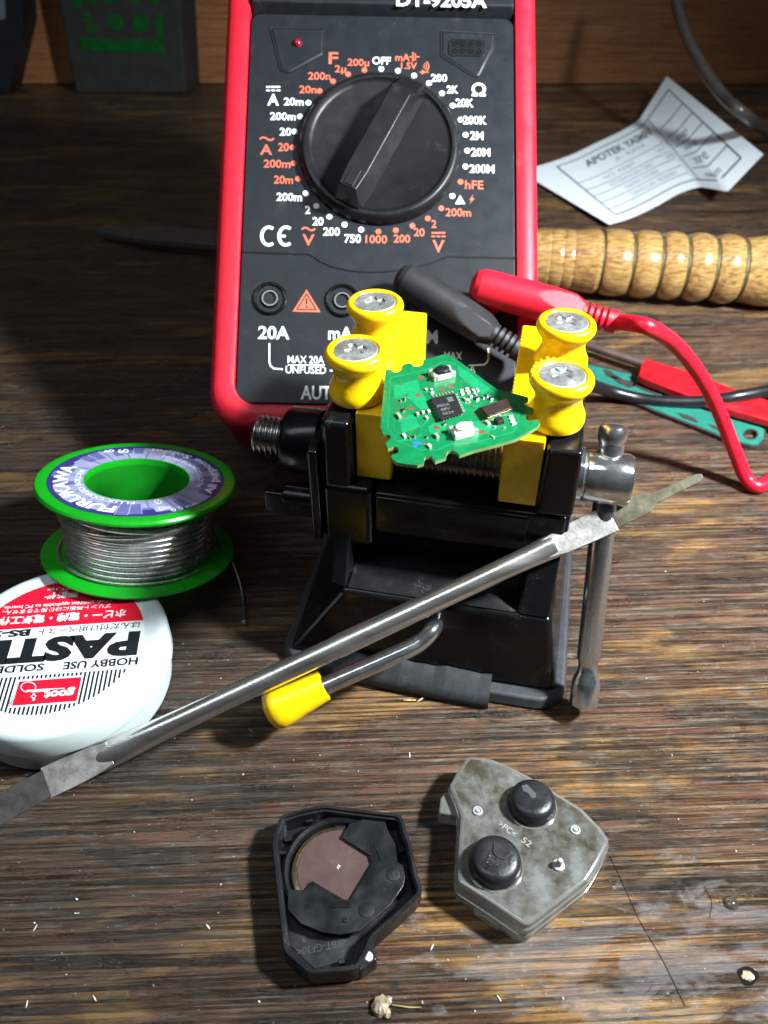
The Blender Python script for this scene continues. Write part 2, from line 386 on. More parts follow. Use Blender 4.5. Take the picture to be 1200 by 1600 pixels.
# ---- lettering: real meshes made from the built-in font
_tc = {}
def glyphs(txt, bold=0.0):
    key = (txt, bold)
    if key not in _tc:
        c = bpy.data.curves.new('lettering', 'FONT'); c.body = txt; c.size = 1; c.offset = bold; c.resolution_u = 3; c.fill_mode = 'FRONT'
        o = bpy.data.objects.new('lettering', c); COL.objects.link(o); bpy.context.view_layer.update()
        me = bpy.data.meshes.new_from_object(o.evaluated_get(bpy.context.evaluated_depsgraph_get()))
        vs = [(v.co.x, v.co.y) for v in me.vertices]; fs = [tuple(p.vertices) for p in me.polygons]
        bpy.data.objects.remove(o); bpy.data.curves.remove(c); bpy.data.meshes.remove(me)
        _tc[key] = (vs, fs)
    return _tc[key]
def text(mb, txt, f, width=None, height=None, bold=.015, m=None, anchor='c', cap=None):
    """lettering into mb; f(u, v) maps mm (u along, v up) to the world. height = bounding height"""
    vs, fs = glyphs(txt, bold)
    if not vs: return
    x0 = min(v[0] for v in vs); x1 = max(v[0] for v in vs); y0 = min(v[1] for v in vs); y1 = max(v[1] for v in vs)
    sy = height/(y1-y0) if height else (cap/.73)
    sx = width/(x1-x0) if width else sy
    ox = (x0+x1)/2 if anchor == 'c' else x0
    oy = (y0+y1)/2 if anchor == 'c' else y0
    mb.add([f((v[0]-ox)*sx, (v[1]-oy)*sy) for v in vs], fs, m)

# ================================================================== bench top and back board
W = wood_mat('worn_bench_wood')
def world(x, y, z=0.0): return Vector((x, y, z))
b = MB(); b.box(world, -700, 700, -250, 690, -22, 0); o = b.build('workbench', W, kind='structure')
bench = o; ROOTM[o.name] = Matrix.Identity(4)
for pts, rr in ((((953, 1338), (975, 1385), (1000, 1440), (1035, 1500), (1070, 1572)), .09), (((1100, 1385), (1112, 1410), (1108, 1435)), .07)):
    b = MB(); b.tube(catmull([P(x, y, .02) for x, y in pts], 5), rr, 6); b.build('scratch', 'hole_dark', bench)
WALLY = 668
WB = wood_mat('back_board_wood', rot=0, warm=.72, seed=300, marks=False)
b = MB(); b.box(world, -700, 700, WALLY, WALLY+14, .1, 700)
o = b.build('back_board', WB, bevel=.8); o['label'] = 'brown wooden board standing upright along the back of the bench'; o['category'] = 'wall board'

# ================================================================== multimeter
MO = Vector((-1.235, 256.70, 86.914)); MX = Vector((.99985, -.00611, -.01638)); MY = Vector((.01529, .75984, .64992)); MZ = Vector((.00847, -.65008, .75982))
F = frame(MO, MX, MY, MZ)
def ml(px, py, z=0):                       # photo point -> meter face coordinates
    q = PP(px, py, MO+MZ*z, MZ)-MO; return q.dot(MX), q.dot(MY)
def mpx(px, py): return (PP(px, py, MO, MZ)-EYE).dot(Vector((0, _c, -_s)))/FPX     # mm per photo pixel there
yb = ml(590, 672)[1]; xl = ml(335, 400)[0]; xr = ml(843, 400)[0]; yt = yb+196
meter = thing('multimeter', 'black digital multimeter in a red rubber holster, propped up behind the vise', 'multimeter', (0, 190, 0))
def loop(pts, z): return [F(x, y, z) for x, y in pts]
bl, br = ml(377, 400)[0], ml(805, 400)[0]
# holster: outer shell with rounded rim, opening around the face
def side_notch(poly): return poly
out = rrect(xl, xr, yb, yt, 11, 6); inn = rrect(bl-.2, br+.2, yb+7, yt-7, 6, 6)
b = MB()
levels = [(offset(out, 2.5), -42), (offset(out, .4), -39), (out, -34), (out, -3), (offset(out, .7), -.6), (offset(out, 2.0), .9), (offset(inn, -1.6), 1.1), (offset(inn, -.3), .6), (inn, -1.5)]
n = len(out); rings = []
for pts, z in levels:
    rings.append(len(b.v)); b.v += loop(pts, z)
for r0, r1 in zip(rings, rings[1:]):
    for j in range(n): b.f.append((r0+j, r0+(j+1) % n, r1+(j+1) % n, r1+j)); b.mi.append(0)
b.f.append(tuple(rings[0]+j for j in reversed(range(n)))); b.mi.append(0)
boot = b.build('rubber_holster', 'red_rubber', meter, smooth=50)
for side in (xl, xr):                      # small grip ribs along both flanks
    for k in range(9):
        yy = yb+34+k*13.0; b = MB(); b.tube([F(side, yy, -30), F(side, yy, -20), F(side, yy, -6)], [.5, .9, .5], 8)
        b.build('grip_rib', 'red_rubber', boot)
# black face, with the raised display bezel at the top end
ycr = ml(600, 22)[1]
b = MB()
b.prism(loop(rrect(bl, br, yb+7.2, ycr-.6, 3, 4), -3), loop(rrect(bl, br, yb+7.2, ycr-.6, 3, 4), 0))
face = b.build('front_panel', 'meter_black', meter, bevel=.4)
b = MB()
b.prism(loop([(bl, ycr-.5), (br, ycr-.5), (br, yt-7.2), (bl, yt-7.2)], -3), loop([(bl+.2, ycr+1.8), (br-.2, ycr+1.8), (br-.2, yt-8), (bl+.2, yt-8)], 2.2))
bez = b.build('display_bezel', 'meter_black', meter, bevel=.6)
b = MB(); b.prism(loop(rrect(bl+10, br-10, ycr+22, yt-16, 2), 2.1), loop(rrect(bl+10, br-10, ycr+22, yt-16, 2), 2.4))
b.build('display_window', mat('lcd_grey', (.20, .23, .19), .12, coat=.5), bez)
# lower step seam line
sp = [ml(*q) for q in zz([(130, 120), (365, 128), (400, 152), (440, 170), (500, 184), (560, 190), (640, 187), (720, 176), (780, 160), (842, 136), (1076, 141)], 2.2222, 320, 340)]
b = MB(); b.tube([F(x, y, -.02) for x, y in sp], .33, 8); b.build('panel_seam', 'seam_black', face)
# raised pentagon panels
def plateau(name, pts, h, m='meter_black', par=face, inset=.5):
    p2 = [ml(*q) for q in pts]; b = MB(); b.prism(loop(p2, -.1), loop(offset(p2, inset), h)); return b.build(name, m, par, bevel=.12)
lp = zz([(228, 100), (238, 95), (415, 100), (413, 190), (300, 252), (285, 254), (262, 243)], 2.2222, 320, 0)
tp = zz([(820, 108), (1008, 118), (1003, 172), (957, 262), (945, 268), (925, 262), (820, 196)], 2.2222, 320, 0)
for pts, nm in ((lp, 'indicator_panel'), (tp, 'socket_panel')):
    p2 = [ml(*q) for q in pts]
    b = MB(); b.tube([F(x, y, 0) for x, y in p2+p2[:1]], .30, 6); b.build(nm, 'seam_black', face)
    plateau(nm, pts, .35, inset=.7)
x, y = ml(465, 69); b = MB(); b.lathe([(0, 1.5), (.6, 1.4), (1.1, 1.0), (1.35, .35), (1.4, 0)], F(x, y, .1), MZ, 20); b.build('indicator_lamp', 'led_red', meter)
x0, y0 = ml(*zz([(845, 198)], 2.2222, 320, 0)[0]); x1, y1 = ml(*zz([(972, 142)], 2.2222, 320, 0)[0])
b = MB(); b.prism(loop(rrect(x0, x1, y0, y1, 1.2), .3), loop(rrect(x0, x1, y0, y1, 1.2), .62))
ts = b.build('transistor_socket', 'knob_black', meter, bevel=.15)
b = MB()
for i in range(4):
    for j in range(2):
        b.lathe([(.75, .05), (.75, .75), (.45, .75), (.45, .3), (0, .3)], F(x0+1.9+(x1-x0-3.8)*i/3, y0+1.6+(y1-y0-3.2)*j, 0), MZ, 12)
b.build('socket_hole', 'hole_dark', ts)
b = MB(); xe, ye = (x0+x1)/2, y1+1.3
for i, ch in enumerate('EBCE'): text(b, ch, lambda u, v, i=i: F(xe-4.2+2.8*i+u, ye+v, .45), cap=1.3)
b.build('embossed_letters', mat('emboss_meter', (.032, .037, .045), .3), ts)
# rotary knob
kx, ky = 0, 0
KR = 127*mpx(596, 236)*1.0
b = MB(); b.lathe([(KR, -.2), (KR, .6), (KR-.5, 1.9), (KR-1.4, 3.0), (KR-2.0, 3.3), (KR-2.9, 3.1), (KR-3.5, 2.3), (KR-4.2, 2.0), (0, 2.0)], F(0, 0, 0), MZ, 96)
knob = b.build('rotary_knob', 'knob_black', meter, smooth=40)
ang = math.atan2(415, 205); ka = Vector((math.cos(ang), math.sin(ang))); kn = Vector((-ka.y, ka.x))
def K(u, v, z): return F(ka.x*u+kn.x*v, ka.y*u+kn.y*v, z)
b = MB()
hw = 4.9
bot = [(-21.8, -hw+.6), (-14, -hw), (13, -hw), (22.2, -hw+.2), (22.2, hw-.2), (13, hw), (-14, hw), (-21.8, hw-.6)]
top = [(-20.2, -hw+2.2), (-14, -hw+1.7), (12.5, -hw+1.7), (13.2, -hw+1.8), (13.2, hw-1.8), (12.5, hw-1.7), (-14, hw-1.7), (-20.2, hw-2.2)]
b.prism([K(u, v, 1.5) for u, v in bot], [K(u, v, 11.0) for u, v in top])
grip = b.build('grip_bar', 'knob_black', knob, bevel=.45, seg=3)
b = MB(); b.prism([K(u, v, 2) for u, v in ((13.0, -hw+.8), (22.4, -hw+.9), (22.4, hw-.9), (13.0, hw-.8))], [K(u, v, z) for u, v, z in ((13.4, -hw+1.6, 9.4), (21.7, -hw+1.5, 4.6), (21.7, hw-1.5, 4.6), (13.4, hw-1.6, 9.4))])
b.build('pointer_end', 'knob_black', knob, bevel=.3)
b = MB(); b.box(lambda x, y, z: K(x, y, z), -19.6, -14.2, -1.5, 1.5, 10.9, 11.3); b.build('grip_inlay', 'knob_black', grip, bevel=.15)
# dots
ring = 26.0
WH = MB(); OR = MB()
ordots = {10, 12, 13, 14, 15, 16, 22, 23, 24, 28, 29, 30, 31}
for i in range(32):
    a = math.pi/2-2*math.pi*i/32; mb = OR if i in ordots else WH
    q = F(ring*math.cos(a), ring*math.sin(a), .06); mb.add([q+MX*.88*math.cos(2*math.pi*j/20)+MY*.88*math.sin(2*math.pi*j/20) for j in range(20)], [tuple(range(20))])
def mt(mb, t, px, py, wpx, hpx, bold=.022, rot=0):
    x, y = ml(px, py); s = mpx(px, py); c_, s_ = math.cos(rot), math.sin(rot)
    text(mb, t, lambda u, v: F(x+u*c_-v*s_, y+u*s_+v*c_, .06), wpx*s, hpx*s/.97, bold)
for t, x, y, wd, h in [('OFF', 596, 95, 29, 13), ('200', 686, 122, 25, 13), ('2K', 707, 140, 18, 13), ('20K', 726, 161, 28, 14), ('200K', 742, 188, 37, 14), ('2M', 745, 212, 21, 14),
        ('20M', 751, 238, 30, 14), ('200M', 753, 264, 39, 14), ('20m', 459, 159, 31, 13), ('200m', 442, 182, 40, 13), ('20', 446, 206, 18, 13), ('200m', 452, 308, 40, 13.5), ('2', 481, 328, 8, 13),
        ('20', 497, 346, 17, 13.5), ('200', 518, 362, 26, 13.5), ('750', 551, 373, 26, 14), ('Ω', 748, 140, 22, 22), ('A', 427, 156, 18, 19), ('20A', 428, 520, 49, 21), ('mA', 532, 521, 38, 21), ('COM', 655, 526, 58, 22),
        ('MAX 20A', 478, 562, 57, 12), ('UNFUSED', 478, 578, 63, 12), ('AUTO POWER OFF', 571, 615, 202, 22), ('MAX', 708, 556, 28, 12), ('200mA', 722, 576, 42, 12)]:
    mt(WH, t, x, y, wd, h, .012 if t in ('MAX 20A', 'UNFUSED', 'MAX', '200mA') else .024)
for t, x, y, wd, h in [('F', 521, 91, 15, 20), ('200µ', 560, 99, 34, 15), ('2µ', 532, 109, 18, 15), ('200n', 499, 119, 35, 13), ('20n', 481, 140, 27, 13), ('20', 443, 230, 17, 14), ('200m', 433, 256, 42, 13.5), ('20m', 443, 281, 30, 13.5),
        ('1000', 588, 374, 34, 13.5), ('200', 628, 373, 26, 13.5), ('20', 655, 363, 17, 13.5), ('2', 678, 350, 8, 13), ('200m', 716, 332, 40, 13.5), ('hFE', 741, 289, 29, 14), ('A', 416, 234, 19, 17), ('V', 482, 375, 19, 18), ('V', 685, 385, 19, 20),
        ('mA', 629, 90, 23, 12), ('1.5V', 639, 103, 25, 11)]:
    mt(OR, t, x, y, wd, h)
x, y = ml(690, 0.5, 2.35); s = mpx(690, 5)
text(WH, 'DT-9205A', lambda u, v: F(x+u, y+v, 2.35), 140*s, 24*s, .028)
def stroke(mb, pts, wpx=2.0, z=.06, plane=None):
    pts = [ml(*q) for q in pts]; s = mpx(600, 300)*wpx/2
    for (ax, ay), (bx, by) in zip(pts, pts[1:]):
        d = Vector((bx-ax, by-ay)); d.normalize(); nn = Vector((-d.y, d.x))*s; e = d*s*.6
        mb.add([F(ax-e.x+nn.x, ay-e.y+nn.y, z), F(ax-e.x-nn.x, ay-e.y-nn.y, z), F(bx+e.x-nn.x, by+e.y-nn.y, z), F(bx+e.x+nn.x, by+e.y+nn.y, z)], [(0, 1, 2, 3)])
        z += .004
def tilde(mb, cx, cy, wd, amp, th): stroke(mb, [(cx-wd/2+wd*i/10, cy-amp*math.sin(2*math.pi*i/10)) for i in range(11)], th)
for cx, cy, mb in ((427, 136, WH), (685, 364, OR)):
    stroke(mb, [(cx-10, cy), (cx+10, cy)], 3)
    for k in (-8, 0, 8): stroke(mb, [(cx+k-2.4, cy+5.5), (cx+k+2.4, cy+5.5)], 2.4)
tilde(OR, 417, 217, 21, 2.2, 3); tilde(OR, 482, 358, 20, 2.2, 3)
def arc(cx, cy, r, a0, a1, n=14, ry=None): return [(cx+r*math.cos(R(a0+(a1-a0)*i/n)), cy-(ry or r)*math.sin(R(a0+(a1-a0)*i/n))) for i in range(n+1)]
stroke(WH, arc(420, 369, 11, 60, 300, ry=14), 5); stroke(WH, arc(447, 369, 11, 60, 300, ry=14), 5); stroke(WH, [(436, 369), (445, 369)], 4)
stroke(OR, [(640, 89), (645, 89)], 2); stroke(OR, [(645, 82), (645, 96)], 2.2); stroke(OR, [(649, 84), (649, 94)], 2.2); stroke(OR, [(649, 89), (655, 89)], 2)
for k, r_ in enumerate((3, 6.5, 10)): stroke(OR, arc(660, 104, r_, -48, 48, 6), 1.8)
stroke(OR, [(656, 113), (669, 113)], 2); OR.add([F(*ml(659, 109), .07), F(*ml(659, 117), .07), F(*ml(666, 113), .07)], [(0, 1, 2)])
WH.add([F(*ml(711, 319), .06), F(*ml(727, 319), .06), F(*ml(719, 305), .06)], [(0, 1, 2)])
OR.add([F(*ml(*q), .06) for q in ((739, 304), (733, 313), (737, 313), (732, 320), (742, 310), (738, 310))], [tuple(range(6))])
stroke(WH, [(421, 537), (421, 566), (423, 572), (428, 576), (441, 577)], 2.4); stroke(WH, [(450, 570.5), (507, 570.5)], 1.6); stroke(WH, [(516, 579), (560, 580)], 2.4)
stroke(WH, [(763, 545), (763, 560), (761, 566), (756, 570), (733, 571)], 2.4)
# warning triangle
t0, t1, t2 = (457, 487), (501, 488), (479, 452)
OR.add([F(*ml(*q), .06) for q in (t0, t1, t2)], [(0, 1, 2)])
WH.build('printed_legend', 'print_white', face, smooth=None); OR.build('printed_legend', 'print_orange', face, smooth=None)
b = MB(); stroke(b, [(464, 483.5), (494, 484), (479, 459.5), (464, 483.5)], 1.6, .10); stroke(b, [(479, 467), (479, 475)], 2.2, .10); stroke(b, [(479, 478.5), (479, 480.5)], 2.2, .10)
b.build('warning_symbol', 'ink_black', face, smooth=None)
# input jacks
for px, py in ((422, 467), (535, 470), (648, 472), (761, 474)):
    x, y = ml(px, py); s = mpx(px, py)
    b = MB(); b.lathe([(27*s, 0), (27*s, .5), (25*s, .75), (22.5*s, .6), (21.5*s, -.4), (15*s, -.4), (15*s, .3), (13*s, .6), (10.5*s, .4), (9.5*s, -2.6), (0, -2.6)], F(x, y, 0), MZ, 40)
    jk = b.build('input_jack', 'gloss_black', meter, smooth=40)
    b = MB(); b.lathe([(12.6*s, .15), (12.6*s, .72), (10.6*s, .72), (10.4*s, -2.4), (10.2*s, -2.4)], F(x, y, 0), MZ, 32); b.build('jack_ring', mat('jack_rim', (.20, .20, .20), .25, .7), jk)
# tilt stand behind
sb = F(0, 40, -42)
b = MB(); b.prism([F(-30, 62, -42.2), F(30, 62, -42.2), F(30, 58, -42.2), F(-30, 58, -42.2)], [Vector((-22, sb.y+62, 0)), Vector((22, sb.y+62, 0)), Vector((22, sb.y+58, 0)), Vector((-22, sb.y+58, 0))])
b.build('tilt_stand', 'meter_black', meter, bevel=.5)

# ================================================================== bench vise
CO, SI = math.cos(R(-11.5)), math.sin(R(-11.5))
VO = Vector((10, 150.4, 0)); V = frame(VO, (CO, SI, 0), (-SI, CO, 0), (0, 0, 1))
vise = thing('bench_vise', 'small black bench vise with yellow jaw pads holding the green circuit board', 'vise', VO)
# rubber suction base
b = MB(); rp = rrect(-33, 39.5, -25.2, 50, 8, 6)
b.prism([V(x, y, .1) for x, y in rp], [V(x, y, 3.6) for x, y in offset(rp, .8)])
pad = b.build('suction_pad', 'rubber_black', vise, bevel=.8, seg=3)
b = MB(); N_ = 14; rows = []
for i in range(N_+1):
    u = i/N_; x = -18+39*u; wob = .35*math.sin(u*19)+.25*math.sin(u*47)
    rows.append([V(x, -26.6+.5*math.cos(u*math.pi), .2), V(x, -27.0+.5*math.cos(u*math.pi), 2.2), V(x, -26.0, 4.2), V(x, -22.2, 7.0+wob), V(x, -21.4, 6.6+wob), V(x, -22.5, .2)])
for a, c in zip(rows, rows[1:]):
    k = len(b.v); b.v += a+c
    for j in range(6): b.f.append((k+j, k+(j+1) % 6, k+6+(j+1) % 6, k+6+j)); b.mi.append(0)
k = len(b.v); b.v += rows[0]+rows[-1]; b.f += [tuple(k+j for j in range(6)), tuple(k+6+j for j in reversed(range(6)))]; b.mi += [0, 0]
b.build('pull_tab', 'rubber_black', pad, smooth=50)
# base casting
b = MB()
lo = [(-30.5, -21.5), (36.6, -21.5), (37.8, 46), (-32, 46)]; hi = [(-16.5, -19), (32.6, -19), (34.5, 44), (-20, 44)]
b.prism([V(x, y, 3.4) for x, y in lo], [V(x, y, 26) for x, y in hi])
base = b.build('base_casting', 'gloss_black', vise, bevel=1.6, seg=4)
b = MB(); b.box(V, -15.2, 24.4, -18.2, -4, 26.01, 26.35); b.build('ledge_floor', 'dusty_black', base)
b = MB(); b.prism([V(24.6, -18.6, 26), V(32, -18.6, 26), V(33, -3, 26), V(24.6, -3, 26)], [V(26.0, -10, 40), V(32.5, -10, 40), V(33, -3, 40), V(26, -3, 40)]); b.build('side_wing', 'gloss_black', base, bevel=.6)
b = MB(); b.prism([V(-19.5, -17.5, 26), V(-15.6, -18.6, 26), V(-15.6, -3, 26), V(-19.8, -3, 26)], [V(-20.0, -8, 41), V(-16.2, -8, 41), V(-16.0, -3, 41), V(-20, -3, 41)])
b.build('side_wing', 'gloss_black', base, bevel=.6)
b = MB(); b.box(V, -20, 32, -4, 42, 25.5, 44); b.build('body_column', 'gloss_black', vise, bevel=.8)
b = MB(); b.box(V, -10.5, 32.4, -10, 10, 37.6, 49.4); b.box(V, -10.2, 24.5, -10.5, -9, 40.8, 48.6)
b.box(V, 24.8, 33.2, -9.5, 34, 40.4, 50.2)
b.build('guide_beam', 'gloss_black', vise, bevel=1.2, seg=3)
# jaws
b = MB(); b.box(V, -22.6, -15.2, -10.5, 40, 33.5, 67.6, taper=.4); b.box(V, -22.4, -10.7, -11, 30, 33.2, 50.8); lj = b.build('sliding_jaw', 'gloss_black', vise, bevel=1.6, seg=4)
b = MB(); b.box(V, -25.2, -22.7, -12, 8, 34, 60.5); b.build('jaw_flange', 'gloss_black', lj, bevel=.9, seg=3)
b = MB(); b.box(V, 25.4, 33.4, -11, 39, 50.4, 67.6, taper=.4); rj = b.build('fixed_jaw', 'gloss_black', vise, bevel=1.0, seg=3)
b = MB(); b.lathe([(0, 0), (7.6, 0), (7.8, 1), (7.8, 7.2), (7.0, 8.2), (5.2, 8.4)], V(-25.1, 0, 54), -V.ex, 40); b.build('rod_collar', 'gloss_black', lj, smooth=40)
b = MB(); b.box(V, -38, -25.3, -8, 6, 37, 43.5); b.tube([V(-33, -7.4, 43), V(-25.3, -7.4, 43)], 2.3, 16); b.build('guide_lug', 'gloss_black', lj, bevel=.8)
# yellow pads (serrated gripping edge)
def pad_(x0, x1, y0, y1, face):
    b = MB(); N2 = 60; L0 = []; L1 = []
    for i in range(N2+1):
        yy = y0+(y1-y0)*i/N2; t = .22 if i % 2 else -.12
        L0.append(V((x1+t) if face > 0 else (x0-t), yy, 51)); L1.append(V((x1+t) if face > 0 else (x0-t), yy, 68.3))
    bx = x0 if face > 0 else x1
    b.prism([V(bx, y0, 51)]+L0+[V(bx, y1, 51)], [V(bx, y0, 68.3)]+L1+[V(bx, y1, 68.3)])
    return b.build('jaw_pad', 'yellow', vise, bevel=.25)
p1 = pad_(-15.1, -7.3, -6.8, 40, 1); p2_ = pad_(17.1, 25.3, -9.2, 38.6, -1)
pegprof = [(0, 0), (5.2, 0), (6.0, .3), (6.2, 1.2), (6.05, 2.6), (5.35, 4.0), (4.95, 5.4), (4.95, 6.4), (5.3, 7.7), (6.1, 8.8), (6.55, 9.6), (6.65, 10.3), (6.4, 11.1), (5.9, 11.55), (5.3, 11.6), (4.95, 11.3), (4.85, 10.9), (0, 10.9)]
def screw_mesh():
    b = MB(); b.lathe([(0, 10.95), (4.6, 10.95), (4.72, 11.15), (4.5, 11.42), (1.7, 11.62), (0, 11.62)], (0, 0, 0), (0, 0, 1), 40); return b
for (x, y, rot, ch) in ((-16.2, 0, 25, 0), (-16.6, 21.6, 18, 0), (26.6, -1.2, 40, 1), (26.7, 20.9, 32, 0)):
    c = V(x, y, 68.4); tilt = Vector((0.01*(1 if x > 0 else -1), .0, 1))
    b = MB(); b.lathe(pegprof, c, tilt, 48)
    if ch:                                  # the chewed rim of the front right peg
        for k in range(9):
            a = R(70+k*14); b.lathe([(0, -.7), (random.uniform(.5, .9), -.2), (random.uniform(.3, .6), random.uniform(.2, .7)), (0, random.uniform(.5, 1.0))], c+Vector((math.cos(a)*5.9, math.sin(a)*5.9, 11.2)), (random.uniform(-.3, .3), random.uniform(-.3, .3), 1), 7)
    peg = b.build('jaw_peg', 'yellow', vise, smooth=50)
    s_ = MB(); s_.lathe([(4.75, 10.9), (4.78, 11.2), (4.55, 11.38), (2.4, 11.48), (2.4, 11.0), (0, 11.0)], c, tilt, 40)
    sc_ = s_.build('screw', 'zinc', peg, smooth=30)
    # crosspoint drive: a star of four raised webs around the recess
    q = MB()
    for k in range(4):
        a0 = R(rot+90*k+22); a1 = R(rot+90*k+68)
        q.prism([c+Vector((math.cos(a_)*r_, math.sin(a_)*r_, 10.95)) for a_, r_ in ((R(rot+90*k+45), .8), (a0, 2.45), (R(rot+90*k+45), 2.5), (a1, 2.45))],
                [c+Vector((math.cos(a_)*r_, math.sin(a_)*r_, z_)) for a_, r_, z_ in ((R(rot+90*k+45), 1.2, 11.25), (a0-.06, 2.5, 11.47), (R(rot+90*k+45), 2.55, 11.48), (a1+.06, 2.5, 11.47))])
    q.build('drive_recess', 'zinc', sc_, smooth=20)
# threaded rod
def threaded(mb, x0, x1, r0, r1, pitch, z=54):
    prof = [(0, x0), (r0*.8, x0)]; x = x0+.3
    while x < x1-.3: prof += [(r0, x), (r1, x+pitch*.42), (r1, x+pitch*.55), (r0, x+pitch*.95)]; x += pitch
    prof += [(r0, x1), (0, x1)]; mb.lathe(prof, V(0, 0, z), V.ex, 40)
b = MB(); threaded(b, -41.0, 25, 4.15, 4.75, 1.35)
b.build('threaded_rod', 'thread_steel', vise, smooth=25)
b = MB(); b.lathe([(0, 33.5), (6.3, 33.5), (6.3, 34.5), (5.5, 34.6), (5.7, 35.0), (5.9, 35.6), (5.9, 44.2), (5.4, 45.1), (4.2, 45.4), (0, 45.4)], V(0, 0, 54), V.ex, 48)
hub = b.build('handle_hub', 'chrome', vise, smooth=35)
ta = R(26); tdir = (V.ey*math.sin(ta)+Vector((0, 0, 1))*math.cos(ta)-V.ex*.055).normalized(); tc_ = V(40.2, 0, 54)
b = MB(); b.lathe([(0, -55.2), (2.9, -55.2), (3.25, -55.0), (3.35, -54.5), (3.35, -49.6), (3.1, -48.4), (2.35, -46.6), (2.2, -45.2), (2.3, -44.2), (2.75, -43.2), (2.75, 7.2), (2.75, 8.0), (3.1, 8.5), (3.2, 10.4), (2.8, 11.5), (1.9, 12.1), (0, 12.2)], tc_, tdir, 36)
b.build('handle_bar', 'bar_steel', vise, smooth=35)
# suction lever
q0 = P(674, 985, 20.9); q1 = P(655, 1004, 19.2); q2 = P(620, 1022, 18.0); q3 = P(505, 1073, 14.2); q4 = P(470, 1090, 12.6)
b = MB(); b.tube(catmull([q0+Vector((1.0, 3.2, -1.5)), q0, q1, q2, q3, q4], 6), 2.15, 18, up=(0, 0, 1)); lever = b.build('suction_lever', 'chrome', vise, smooth=60)
d = (q3-P(425, 1112, 10.5)).normalized(); e_ = P(421, 1112, 10.0)
Lc = (q3-e_).length
b = MB(); b.lathe([(0, -1.0), (2.2, -.8), (3.9, -.1), (4.75, 1.2), (4.95, 2.6), (4.7, 5), (4.2, 8), (3.75, Lc*.92), (3.55, Lc+.2), (2.3, Lc+.3), (2.2, Lc-.5)], e_, d, 40); b.build('lever_cap', 'yellow', lever, smooth=50)

# ================================================================== circuit board
BH = 73.4
def pc(x, y): return 580+x/4.2857, 540+y/4.2857
def B(x, y, h=0.0): return P(*pc(x, y), BH+h)
board = thing('circuit_board', 'small green key fob circuit board with two push buttons, clamped between yellow pegs', 'circuit board', B(500, 430, -1))
ol = [(100, 158), (133, 160), (142, 175), (165, 180), (186, 176), (203, 160), (206, 138), (222, 124), (250, 117), (270, 122), (283, 138), (310, 141), (338, 132), (348, 118), (350, 97), (480, 60), (520, 62), (600, 112), (720, 205), (840, 290), (880, 300), (1050, 345), (1052, 362), (1030, 372), (1028, 392), (1045, 405), (1085, 418), (1088, 438), (1060, 452), (1036, 465), (1032, 484), (1048, 500), (1080, 502), (1112, 495), (1130, 518), (1112, 545), (970, 625), (830, 665), (690, 700), (592, 735), (570, 712), (540, 700), (515, 705), (505, 722), (500, 750), (430, 775), (412, 756), (405, 740), (365, 742), (355, 758), (352, 788), (310, 800), (240, 794), (170, 782), (132, 748), (136, 732), (178, 718), (186, 704), (178, 682), (155, 676), (112, 690), (95, 652), (130, 622), (132, 606), (118, 596), (80, 596), (62, 545), (70, 440), (80, 330), (92, 210)]
b = MB(); tp_ = [B(x, y) for x, y in ol]
b.prism([p-Vector((0, 0, .75)) for p in tp_], tp_, 'pcb_edge', 'pcb'); sub = b.build('board_substrate', None, board, smooth=None)
def flat(mb, pts, h=.02, m=None): mb.add([B(x, y, h) for x, y in pts], [tuple(range(len(pts)))], m)
b = MB()
flat(b, [(152, 265), (310, 226), (330, 300), (362, 345), (388, 425), (330, 430), (280, 380), (235, 350), (150, 355)])
flat(b, [(215, 470), (290, 462), (318, 520), (325, 555), (270, 565), (210, 590), (195, 530)])
flat(b, [(378, 545), (420, 515), (480, 520), (500, 560), (470, 590), (395, 588)])
flat(b, [(620, 540), (700, 505), (800, 510), (830, 560), (700, 620), (660, 590)]); flat(b, [(580, 140), (640, 170), (800, 290), (745, 330), (640, 250), (590, 200)])
cx_, cy_ = 545, 450
def inset(k): return [(x+(cx_-x)*k*(1 if i % 1 == 0 else 1), y+(cy_-y)*k) for i, (x, y) in enumerate(ol)]
key = [(130, 215), (360, 165), (490, 105), (575, 130), (790, 300), (990, 385), (985, 500), (960, 575), (690, 650), (520, 660), (440, 700), (380, 690), (340, 700), (170, 640), (150, 600), (110, 560), (122, 330)]
for (x0, y0), (x1, y1) in zip(key, key[1:]+key[:1]):
    dx, dy = x1-x0, y1-y0; l_ = math.hypot(dx, dy); nx, ny = -dy/l_*3.2, dx/l_*3.2
    flat(b, [(x0+nx, y0+ny), (x0-nx, y0-ny), (x1-nx, y1-ny), (x1+nx, y1+ny)], .021)
for ln in ([(390, 430), (350, 440), (330, 500), (325, 550)], [(375, 500), (340, 540), (330, 600), (270, 640)], [(620, 420), (680, 440), (735, 440)], [(600, 380), (650, 372), (700, 350)], [(300, 470), (330, 490), (330, 530)], [(690, 400), (720, 420), (760, 415)], [(170, 640), (330, 628)], [(160, 470), (150, 560), (200, 600)]):
    for (x0, y0), (x1, y1) in zip(ln, ln[1:]):
        dx, dy = x1-x0, y1-y0; l_ = math.hypot(dx, dy); nx, ny = -dy/l_*3, dx/l_*3
        flat(b, [(x0+nx, y0+ny), (x0-nx, y0-ny), (x1-nx, y1-ny), (x1+nx, y1+ny)], .026)
b.build('copper_pour', 'pcb_pale', sub, smooth=None)
def disc(mb, x, y, r, h, n=18, m=None, hole=0):
    c = B(x, y, h); rr = r*.031
    mb.add([c+Vector((rr*math.cos(2*math.pi*j/n), rr*math.sin(2*math.pi*j/n), 0)) for j in range(n)], [tuple(range(n))], m)
b = MB()
for x, y in ((475, 296), (532, 276), (316, 331), (263, 418), (440, 548), (742, 576), (334, 215)): disc(b, x, y, 23, .034)
